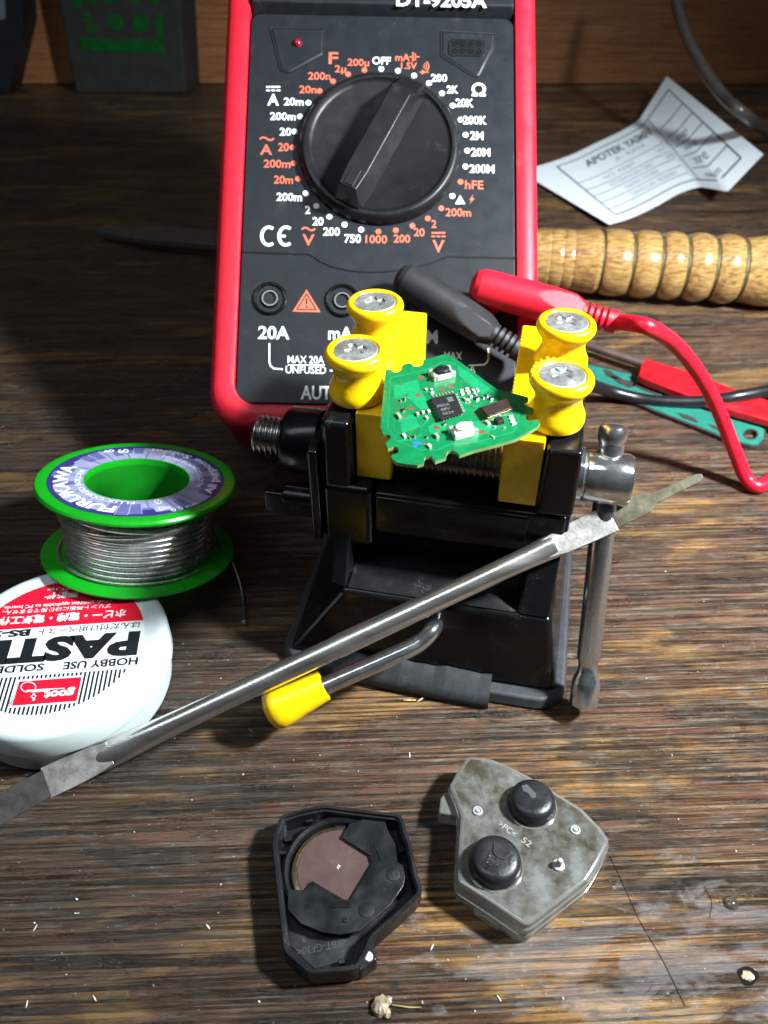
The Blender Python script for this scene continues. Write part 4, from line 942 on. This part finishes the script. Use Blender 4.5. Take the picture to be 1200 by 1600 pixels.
def button(cx, cy, r_px, lean, worn):
    c = cz(cx, cy, CH); r_ = r_px/4*((c-EYE).dot(up_c[2]))/FPX
    b = MB(); b.lathe([(r_+.55, -.3), (r_+.6, .15), (r_+.35, .25), (r_+.1, .02)], c, (0, 0, 1), 48); b.build('button_collar', 'clear_edge', cs, smooth=40)
    b = MB(); b.lathe([(r_, -.4), (r_, .9), (r_-.15, 2.4), (r_-.55, 3.1), (r_-1.3, 3.5), (r_*.5, 3.62), (0, 3.62)], c, (lean[0], lean[1], 1), 56); bt = b.build('rubber_button', 'button_black', kc, smooth=50)
    return c, r_, bt
c, r_, bt = button(640, 395, 143, (.02, .02), 0)
b = MB(); pts = [(-.55, .62), (-.25, .7), (-.05, .45), (.18, .12), (.1, -.12), (-.1, -.1), (-.25, .2), (-.5, .3)]
b.add([c+Vector((x*r_*.8, y*r_*.8+.1, 3.66+.004*0)) for x, y in pts], [tuple(range(8))]); b.build('worn_patch', 'button_worn', bt, smooth=None)
c, r_, bt = button(412, 765, 160, (0, 0), 0)
b = MB(); q_ = [(-.05, .62), (.5, .5), (.62, .1), (.3, -.18), (.05, -.1), (-.15, .15)]
b.prism([c+Vector((x*r_*.9, y*r_*.9, 3.5)) for x, y in q_], [c+Vector((x*r_*.86, y*r_*.86, 3.85)) for x, y in q_])
rs = random.Random(5)
for k in range(16):
    x, y = rs.uniform(-.4, .25), rs.uniform(-.5, .05)
    b.lathe([(rs.uniform(.2, .5), 0), (rs.uniform(.1, .3), .2), (0, .28)], c+Vector((x*r_, y*r_, 3.55)), (rs.uniform(-.4, .4), rs.uniform(-.4, .4), 1), 7)
b.build('torn_rubber', 'button_black', bt, bevel=.1, smooth=40)
b = MB(); cc = cz(810, 770); b.lathe([(1.25, 0), (1.2, .35), (.8, .5), (.62, .5), (.6, 2.0), (.45, 2.3), (0, 2.35)], cc, (.05, .02, 1), 24)
for x, y in ((305, 430), (915, 548)): b.lathe([(1.1, 0), (1.0, .3), (.7, .35), (.5, .1), (.4, .55), (0, .7)], cz(x, y), (0, 0, 1), 20)
b.build('locating_post', 'clear_mark', cs, smooth=50)
b = MB()
for x, y, rr in ((1022, 628, 1.5), (205, 285, 1.4), (625, 862, 1.3)): b.lathe([(rr, 0), (rr-.1, .12), (0, .13)], cz(x, y), (0, 0, 1), 28)
b.build('mould_mark', 'clear_shell', cs, smooth=40)
eX = (cz(600, 620)-cz(440, 500)).normalized(); eY = Vector((-eX.y, eX.x, 0))
b = MB(); text(b, '>PC<', lambda u, v: cz(492, 540, CH+.06)+eX*u-eY*-v, 4.2, 1.3, .0); text(b, '52', lambda u, v: cz(612, 622, CH+.06)+eX*u-eY*-v, 2.0, 1.3, .0)
b.build('embossed_letters', 'clear_mark', cs, smooth=None)

# ================================================================== test leads
def lead(name, label, head, tail, zr, m, mc, cable, jack, facet):
    root = thing(name, label, 'test lead', (head.x, head.y, 0), 'multimeter test leads')
    d_ = (tail-head).normalized(); u_ = (MZ-d_*MZ.dot(d_)).normalized(); s_ = d_.cross(u_); L_ = (tail-head).length
    def q(t): return head+d_*t
    prof = [(-.2, .35), (.3, .62), (1.2, .84), (2.6, .97), (5, 1.0), (L_*.36, 1.02), (L_*.56, 1.0), (L_*.70, .92), (L_*.76, .70), (L_*.775, .66)]
    def rad(t):
        for (a_, k0), (c_, k1) in zip(prof, prof[1:]):
            if a_ <= t <= c_: return zr*(k0+(k1-k0)*(t-a_)/(c_-a_))
        return zr*.66
    tsn = [-.2, .3, .7, 1.2, 1.9, 2.6, 3.6, 5]+[5+(L_*.775-5)*k_/44 for k_ in range(1, 45)]
    b = MB(); b.tube([q(t) for t in tsn], [rad(max(-.2, min(t, L_*.775))) for t in tsn], 72, up=u_)
    for i_, v_ in enumerate(b.v):          # finger grip flats cut into the round body
        for sgn in facet:
            n_ = (u_*sgn[0]+s_*sgn[1]).normalized(); c_ = q(L_*.62)+n_*(zr*.80); pn = (n_+d_*.16).normalized(); e_ = (v_-c_).dot(pn)
            if e_ > 0 and (v_-head).dot(d_) > L_*.38: v_ -= pn*e_
    jx = F(*jack, .3); b.tube([jx, jx+MZ*2, q(3.6)], [zr*.86, zr*.86, zr*.8], 24, up=d_)
    pl = b.build('plug', m, root, smooth=18)
    b = MB(); t = L_*.77
    while t < L_*.985:
        b.tube([q(t), q(t+.9), q(t+1.0)], [zr*.66, zr*.63, zr*.42], 20, up=u_); b.tube([q(t+.9), q(t+2.0)], zr*.46, 14, up=u_); t += 1.75
    b.tube([q(L_-2.2), q(L_)], [zr*.66, zr*.6], 20, up=u_); b.build('strain_relief', m, pl, smooth=30)
    b = MB(); b.tube(catmull([q(L_-2), q(L_)]+cable, 10), 2.2, 16); b.build('cable', mc, root, smooth=70)
def onface(px, py, z): return PP(px, py, MO+MZ*z, MZ)
lead('test_lead', 'red test lead plugged into the multimeter, its cable curving down right of the vise', onface(737, 444, 9), onface(962, 503, 12), 5.0, 'lead_red', 'cable_red',
     [P(1010, 510, 62), P(1055, 538, 52), P(1092, 584, 40), P(1122, 640, 26), P(1148, 705, 12), P(1165, 745, 4.2), P(1184, 760, 2.4), P(1212, 744, 2.4), P(1290, 690, 2.4)], ml(761, 474), [(1, -.05)])
lead('test_lead', 'black test lead plugged into the multimeter beside the red one, its cable running right', onface(622, 430, 8), onface(815, 550, 8), 4.9, 'lead_black', 'cable_black',
     [onface(845, 572, 9), P(890, 588, 20), P(940, 607, 7), P(985, 620, 3), P(1030, 627, 2.6), P(1100, 627, 4), P(1160, 618, 7), P(1260, 600, 6), P(1400, 590, 2.4)], ml(648, 472), [(1, .25), (1, -.75)])

# ================================================================== file with turned handle
hr = 13.6
fa = P(842, 408, hr); fb = P(1200, 428, hr); fd = (fb-fa); fd.z = 0; fd.normalize()
fl = thing('wood_file', 'flat file with a varnished beaded wooden handle, lying behind the multimeter', 'file', (fa.x, fa.y, 0))
def ft(px): 
    # distance along handle for a photo column
    best = min(range(-60, 400), key=lambda t: abs(((fa+fd*t*.5-EYE).x)/((fa+fd*t*.5-EYE).dot(up_c[2]))*FPX+600-px)); return best*.5
prof = [(0, ft(820)-6), (10.5, ft(820)-6), (11.8, ft(830))]
for px in (856, 876, 894): t = ft(px); prof += [(12.5, t-.6), (12.2, t), (12.5, t+.6)]
t = ft(936); prof += [(13.2, t-2), (12.3, t-.3)]
gr = [936, 982, 1025, 1065, 1109, 1154]
grooves = [ft(px) for px in gr]
for i, t in enumerate(grooves):
    t2 = grooves[i+1] if i+1 < len(grooves) else t+22; l_ = t2-t
    prof += [(11.7, t), (11.8, t+.45), (12.9, t+.9), (13.5, t+l_*.2), (13.75+.1*i, t+l_*.38), (13.8+.1*i, t+l_*.6), (13.5, t+l_*.82), (12.9, t+l_-.8), (11.8, t+l_-.3)]
tl = grooves[-1]+22; prof += [(14.6, tl+2), (14.8, tl+12), (13.5, tl+26), (9, tl+34), (0, tl+36)]
fo = Vector((fa.x, fa.y, 14.6))
b = MB(); b.lathe(prof, fo, fd, 56); hd = b.build('turned_handle', 'handle_wood', fl, smooth=30)
b = MB()
for t in grooves+[tl]: b.lathe([(11.6, t-.25), (12.15, t-.2), (12.15, t+.55), (11.6, t+.6)], fo, fd, 56)
b.build('handle_groove', 'handle_groove', hd)
ftip = P(152, 357, 6); fdir = (ftip-fo); sdv = Vector((-fdir.y, fdir.x, 0)).normalized()
b = MB(); st = fo+fd*(ft(820)-4); A_ = [st, st+(ftip-st)*.18, st+(ftip-st)*.86, ftip]; W_ = [3, 9, 7.6, 2.2]
tt = [a_+sdv*w_ for a_, w_ in zip(A_, W_)]+[a_-sdv*w_ for a_, w_ in reversed(list(zip(A_, W_)))]
b.prism([q_-Vector((0, 0, 3)) for q_ in tt], tt); b.build('file_blade', mat('dark_file_steel', (.07, .07, .065), .55, .3, var=.3, vscale=.4, bump=.3), fl, bevel=.4)

# ================================================================== paper slip
pA, pB = P(812, 268, 1.2), P(952, 351, 3.0)
rowsT = [pA, P(880, 247, .8), P(925, 226, .8), P(968, 205, 1.5), P(1000, 185, 4.0), P(1020, 152, 14), P(1042, 119, 25)]
rowsB = [pB, P(985, 341, 1.0), P(1022, 325, .5), P(1058, 304, .8), P(1088, 292, 2.5), P(1130, 299, 8), P(1193, 241, 25)]
rowsB = [pB, P(990, 340, 1.0), P(1030, 321, .5), P(1066, 300, 1.0), P(1095, 293, 3.0), P(1132, 300, 6), P(1192, 241, 24)]
# right short edge: corner C (1192,241) top, (1132,300) is the near corner of the raised flap
rowsB = [pB, P(982, 342, 1.0), P(1018, 326, .5), P(1050, 307, .8), P(1080, 293, 2.5), P(1104, 293, 6), P(1134, 300, 9)]
CT, CB = catmull(rowsT, 6), catmull(rowsB, 6); NU = len(CT)-1
far = [None]*(NU+1)
def pap(u, v, z=0.0):                      # u along 0..1, v from back edge (0) to front edge (1)
    x = u*NU; i = min(int(x), NU-1); f_ = x-i
    t = CT[i].lerp(CT[i+1], f_); bt = CB[i].lerp(CB[i+1], f_)
    # the raised flap widens towards the far right corner
    k = max(0, (u-.66)/.34); p_ = t.lerp(bt, v)
    c3 = P(1192, 241, 22)
    if k > 0: p_ = p_.lerp((t.lerp(CB[NU].lerp(c3, 1), v)), 0) 
    return p_+Vector((0, 0, z))
# explicit quads: main sheet, then the flap D-C side
slip = thing('paper_slip', 'curled white printed slip of paper with a ruled form, behind the multimeter', 'paper slip', (pB.x, pB.y, 0))
rowsB2 = [pB, P(982, 342, 1.0), P(1020, 325, .5), P(1056, 305, .8), P(1086, 292, 2.5), P(1136, 300, 9), P(1193, 241, 20)]
CB = catmull([pB, P(985, 341, 1.0), P(1024, 323, .5), P(1062, 302, .8), P(1095, 292, 3.0), P(1118, 294, 6.0), P(1137, 299, 9.5)], 6)
CT = catmull([pA, P(885, 245, .8), P(932, 223, .8), P(972, 204, 1.5), P(1000, 185, 4.0), P(1022, 150, 9.0), P(1042, 119, 16)], 6)
D_, C_, E_ = P(1042, 119, 16), P(1193, 241, 16), P(1137, 299, 9.5)
def pap(u, v, z=0.0):
    # u < .7 : lying part ; u > .7 : flap bounded by fold line, D, C and the short front edge
    lim = .62
    if u <= lim:
        x = u/lim*24; i = min(int(x), 23); f_ = x-i
        p_ = CT[i].lerp(CT[i+1], f_).lerp(CB[i].lerp(CB[i+1], f_), v)
    else:
        t_ = (u-lim)/(1-lim)
        a_ = CT[24].lerp(D_, t_); c_ = CB[24].lerp(E_, min(1, t_*2.0)) if t_ < .5 else E_.lerp(C_, (t_-.5)*2)
        p_ = a_.lerp(c_, v)
    return p_+Vector((0, 0, z))
b = MB(); NU_, NV_ = 48, 10
for z in (0, -.12):
    k = len(b.v); b.v += [pap(i/NU_, j/NV_, z) for i in range(NU_+1) for j in range(NV_+1)]
    for i in range(NU_):
        for j in range(NV_): b.f.append((k+i*(NV_+1)+j, k+(i+1)*(NV_+1)+j, k+(i+1)*(NV_+1)+j+1, k+i*(NV_+1)+j+1)); b.mi.append(0)
sheet = b.build('paper_sheet', 'paper', slip, smooth=60)
INK = MB(); GR = MB()
def pline(u0, v0, u1, v1, wd, mb=INK, n=24):
    for i in range(n):
        a_, c_ = i/n, (i+1)/n; du, dv = (u1-u0), (v1-v0)
        if abs(du)*1.6 > abs(dv): o_ = (0, wd)
        else: o_ = (wd*.55, 0)
        q = [(u0+du*a_, v0+dv*a_), (u0+du*c_, v0+dv*c_)]
        mb.add([pap(q[0][0]-o_[0], q[0][1]-o_[1], .08), pap(q[0][0]+o_[0], q[0][1]+o_[1], .08), pap(q[1][0]+o_[0], q[1][1]+o_[1], .08), pap(q[1][0]-o_[0], q[1][1]-o_[1], .08)], [(0, 1, 2, 3)])
pline(.10, .09, .93, .09, .007); pline(.10, .91, .93, .91, .007); pline(.10, .09, .10, .91, .006); pline(.93, .09, .93, .91, .008); pline(.66, .09, .66, .91, .006)
for v in (.40, .52, .62, .72, .82): pline(.10, v, .62, v, .004)
for v in (.28, .40, .52, .64, .78): pline(.68, v, .93, v, .005)
def ptext(t, u, v, wu, hv, mb, bold=0.01):
    text(mb, t, lambda a_, c_: pap(u+a_, v-c_, .09), wu, hv, bold)
ptext('APOTEK YASMIN', .40, .20, .42, .10, INK, .03); ptext('JL. RAYA', .42, .32, .20, .06, GR)
for t, u, v, wu in (('NO. RESEP', .30, .46, .18), ('KETERANGAN OBAT', .34, .57, .26), ('NAMA PASIEN', .36, .67, .2), ('TANGGAL SEDIAAN', .40, .77, .30), ('PAGI', .58, .46, .06), ('SIANG', .60, .57, .07)): ptext(t, u, v, wu, .05, GR, 0)
for t, v in (('pagi', .46), ('siang', .58), ('sore', .71), ('malam', .85)): ptext(t, .79, v, .10, .06, INK, 0); 
INK.build('printed_form', 'paper_ink', sheet, smooth=None); GR.build('printed_form', 'paper_grey', sheet, smooth=None)

# ================================================================== tools at right
def q24(x, y, h): return P(700+x/2.4, 380+y/2.4, h)
tl_ = thing('teal_metal_strip', 'worn teal painted flat metal strip with a round hole at its end', 'metal strip', q24(900, 640, 0))
ed = [(480, 440), (560, 456), (700, 488), (850, 532), (1000, 590), (1110, 640), (1168, 672), (1192, 700), (1190, 735), (1165, 762), (1130, 760), (1060, 742), (930, 690), (780, 632), (600, 556), (480, 505)]
hole = [(1135+24*math.cos(R(a)), 716+17*math.sin(R(a))) for a in range(0, 360, 30)]
def holed(mb, outer_, hole_, z0, z1, m_):
    # bridge the hole to the outline so that it becomes one simple polygon
    i_ = min(range(len(outer_)), key=lambda i: (outer_[i][0]-hole_[0][0])**2+(outer_[i][1]-hole_[0][1])**2)
    poly = outer_[:i_+1]+[hole_[0]]+[h_ for h_ in reversed(hole_[1:])]+[hole_[0]]+[outer_[i_]]+outer_[i_+1:]
    top_ = [q24(x, y, z1) for x, y in poly]; mb.prism([p_-Vector((0, 0, z1-z0)) for p_ in top_], top_, m_)
b = MB(); holed(b, ed, hole, .3, 1.5, 'teal_worn'); st_ = b.build('strip_body', None, tl_, smooth=None)
ins = offset(ed, 7); b = MB(); holed(b, ins, [(1135+30*math.cos(R(a)), 716+22*math.sin(R(a))) for a in range(0, 360, 30)], 1.45, 1.58, 'teal'); b.build('paint_coat', None, st_, smooth=None)
b = MB(); rs = random.Random(11)
for cx, cy, w_, h_ in ((610, 492, 45, 12), (660, 520, 60, 14), (740, 545, 70, 13), (830, 570, 50, 12), (900, 655, 60, 8), (1000, 690, 40, 8), (700, 510, 30, 8)):
    pts = [(cx+w_*(.7+.5*rs.random())*math.cos(2*math.pi*j/12)*.8, cy+w_*.3*math.cos(2*math.pi*j/12)+h_*(.6+.7*rs.random())*math.sin(2*math.pi*j/12)) for j in range(12)]
    b.add([q24(x, y, 1.62) for x, y in pts], [tuple(range(12))])
b.build('paint_chip', 'teal_worn', st_, smooth=None)
rt = thing('red_handled_tool', 'thin steel tool with a flat red handle lying across the teal strip', 'hand tool', q24(900, 530, 0))
b = MB(); b.tube([q24(440, 358, 3.6), q24(540, 390, 3.8), q24(735, 452, 4.4)], [1.3, 1.6, 1.9], 14); b.build('tool_shank', 'grey_steel', rt, smooth=60)
hp = [(728, 432), (745, 430), (900, 478), (1080, 545), (1240, 600), (1400, 650), (1400, 720), (1240, 672), (1090, 630), (930, 578), (740, 508), (714, 492)]
b = MB(); top_ = [q24(x, y, 5.6) for x, y in hp]; b.prism([p_-Vector((0, 0, 3.4)) for p_ in top_], top_); hnd = b.build('tool_handle', 'red_handle', rt, bevel=.9, seg=3)
b = MB(); b.lathe([(1.6, 0), (1.5, .2), (0, .22)], q24(762, 490, 5.6), (0, 0, 1), 18); b.build('rivet', 'red_handle', hnd)
# grey wire at top right
gw = thing('grey_wire', 'thick dark grey wire curving down to the bench at the back right', 'wire', P(1216, 216, 0))
b = MB(); b.tube(catmull([PY(1050, -60, 560), PY(1056, 0, 545), PY(1072, 55, 525), PY(1098, 105, 505), PY(1130, 150, 485), PY(1165, 180, 470), P(1216, 216, 3.6), P(1330, 262, 3.2)], 8), 3.1, 16); b.build('wire_run', 'wire_grey', gw, smooth=70)
# boxes at top left
bx = thing('grey_box', 'dark grey box with a green printed panel standing at the back left', 'box', P(205, 147, 0))
y_ = P(205, 147, 0).y
def bq(x, y, d=0): p_ = PY(x/3.3333, y/3.3333, y_); return p_+Vector((0, d, 0))
b = MB(); fr = [bq(390, 470), bq(968, 492), bq(935, 0), bq(922, -260), bq(250, -260), bq(300, 0)]
z0 = min(fr[0].z, fr[1].z); fr[0].z = fr[1].z = .1
dp = [Vector((0, 45, 0))]*6; b.prism([p_+Vector((9, 40, 0)) for p_ in fr], fr); bb = b.build('box_case', 'box_grey', bx, bevel=2.0, seg=3)
b = MB()
def gq(pts): b.add([bq(x, y, -.6) for x, y in pts], [tuple(range(len(pts)))])
gq([(415, 190), (520, 205), (560, 200), (640, 215), (720, 200), (815, 210), (850, 200), (855, 275), (430, 265)]); gq([(815, 65), (845, 65), (852, 198), (820, 206), (812, 130)])
for x, y, r_ in ((600, 115, 42), (735, 122, 43), (450, 90, 24), (480, 150, 26), (402, 12, 30), (480, -8, 28), (575, -12, 28), (700, -10, 30), (805, -5, 28)):
    gq([(x+r_*math.cos(R(a)), y+r_*1.05*math.sin(R(a))) for a in range(0, 360, 20)])
b.build('green_panel', 'box_green', bb, smooth=None)
bx2 = thing('dark_case', 'dark blue-grey case cut by the left edge at the back of the bench', 'case', PY(0, 150, y_-20)*1.0)
b = MB(); y2 = P(10, 150, 0).y
fr = [PY(-120, 150, y2), PY(12, 148, y2), PY(36, 45, y2), PY(30, -80, y2), PY(-120, -80, y2)]; fr[0].z = fr[1].z = .1
b.prism([p_+Vector((0, 35, 0)) for p_ in fr], fr); c2 = b.build('case_body', 'box_dark', bx2, bevel=1.5)
b = MB(); fr = [PY(-60, 34, y2-.6), PY(8, 30, y2-.6), PY(8, 4, y2-.6), PY(2, -20, y2-.6), PY(-60, -20, y2-.6)]; b.add(fr, [tuple(range(5))]); b.build('pale_panel', 'box_pale', c2, smooth=None)

# ================================================================== crumbs on the bench
rs = random.Random(2)
b = MB(); c = P(597, 1574, 0)
def lump(mb, c, sx, sy, sz, seed, n=14):
    r2 = random.Random(seed); st_ = []
    for i in range(1, 6):
        ph = math.pi*i/6
        for j in range(n):
            a = 2*math.pi*j/n; k_ = r2.uniform(.72, 1.15); st_.append(c+Vector((sx*math.sin(ph)*math.cos(a)*k_, sy*math.sin(ph)*math.sin(a)*k_, max(.02, sz*.8+sz*math.cos(ph)*k_))))
    k0 = len(mb.v); mb.v += [c+Vector((0, 0, sz*1.75))]+st_+[c+Vector((0, 0, .01))]
    for j in range(n):
        mb.f.append((k0, k0+1+j, k0+1+(j+1) % n)); mb.mi.append(0)
        for i in range(4): mb.f.append((k0+1+i*n+j, k0+1+(i+1)*n+j, k0+1+(i+1)*n+(j+1) % n, k0+1+i*n+(j+1) % n)); mb.mi.append(0)
        mb.f.append((k0+1+4*n+j, k0+1+5*n, k0+1+4*n+(j+1) % n)); mb.mi.append(0)
lump(b, c+Vector((-.3, 0, 0)), 1.5, 1.9, .9, 3); lump(b, c+Vector((1.0, .9, 0)), .9, .8, .8, 4); lump(b, c+Vector((.9, -1.1, 0)), .8, .8, .7, 5)
o = b.build('rosin_lump', 'rosin', None, smooth=40); o['label'] = 'small pale brown lump of rosin at the bottom edge below the black key shell'; o['category'] = 'rosin lump'
b = MB(); b.tube([P(612, 1570, .35), P(640, 1574, .3), P(658, 1574, .3)], [.06, .16, .07], 6); o = b.build('wood_splinter', mat('yellow_straw', (.36, .28, .07), .6), None); o['label'] = 'yellow straw splinter touching the pale brown rosin lump'; o['category'] = 'splinter'
c = P(1168, 1525, 0); nh = thing('nail_hole', 'dark nail hole with a tan plug near the bottom right corner of the bench', 'nail hole', c)
b = MB(); b.add([c+Vector((math.cos(a)*2.0*(1+.14*math.sin(3*a+1)), math.sin(a)*1.7*(1+.12*math.sin(2*a)), .02)) for a in [2*math.pi*k/30 for k in range(30)]], [tuple(range(30))]); b.build('dark_rim', 'hole_dark', nh, smooth=None)
b = MB(); lump(b, c+Vector((.1, 0, 0)), 1.25, 1.1, .22, 9); b.build('plug', 'rosin', nh, smooth=40)
b = MB(); c = P(1142, 1411, 0); b.lathe([(1.5, .05), (1.3, .55), (.8, .9), (0, 1.0)], c, (0, 0, 1), 20); o = b.build('glue_bead', mat('glue_clear', (.55, .52, .47), .06, trans=.95), None, smooth=60); o['label'] = 'round clear glue bead on the bench right of the translucent cover'; o['category'] = 'glue bead'
CR_ = MB()
spots = [(286, 1006), (345, 1060), (392, 1150), (392, 1142), (273, 1154), (345, 1382), (118, 1427), (122, 1427), (55, 1450), (120, 1405), (325, 1448), (54, 1442), (148, 1560), (42, 1569), (405, 1565), (660, 1566), (742, 1580), (1040, 893), (780, 1560), (880, 1560), (640, 1180), (560, 1205), (500, 1180), (620, 1120), (1010, 1060), (1090, 1050), (960, 980), (1130, 1010), (1100, 940), (700, 1500), (675, 1480), (380, 1210), (300, 1250), (210, 1300), (1050, 1180), (1060, 1280), (1150, 1330), (600, 650)]
for i, (px, py) in enumerate(spots[:-1]):
    c = P(px, py, .15); a = rs.uniform(0, 3.1); l_ = rs.choice((.12, .16, .2, .25, .6)); d_ = Vector((math.cos(a), math.sin(a), rs.uniform(0, .3)))*l_
    CR_.tube([c-d_, c, c+d_+Vector((0, 0, .1))], [.05, rs.uniform(.10, .2), .06], 6)
for i in range(90):
    px, py = rs.uniform(0, 1200), rs.uniform(860, 1600); c = P(px, py, .1); r_ = rs.uniform(.05, .13)
    CR_.lathe([(r_, 0), (r_*.8, r_), (0, r_*1.4)], c, (rs.uniform(-.5, .5), rs.uniform(-.5, .5), 1), 5)
o = CR_.build('workshop_dust', 'crumb_white', None, smooth=40, kind='stuff'); o['label'] = 'pale filings and dust specks scattered over the bench'; o['category'] = 'dust'
for i, (x0, y0, x1, y1) in enumerate(((630, 1094, 650, 1094), (652, 1096, 664, 1089))):
    b = MB(); b.tube([P(x0, y0, .3), P((x0+x1)/2, (y0+y1)/2, .5), P(x1, y1, .3)], [.08, .22, .1], 6); o = b.build('wood_splinter', 'debris', None)
    o['label'] = ('pale splinter lying flat in front of the vise base, the left one of the pair', 'pale splinter tilted up to the right in front of the vise base')[i]; o['category'] = 'splinter'; o['group'] = 'splinters in front of the vise base'
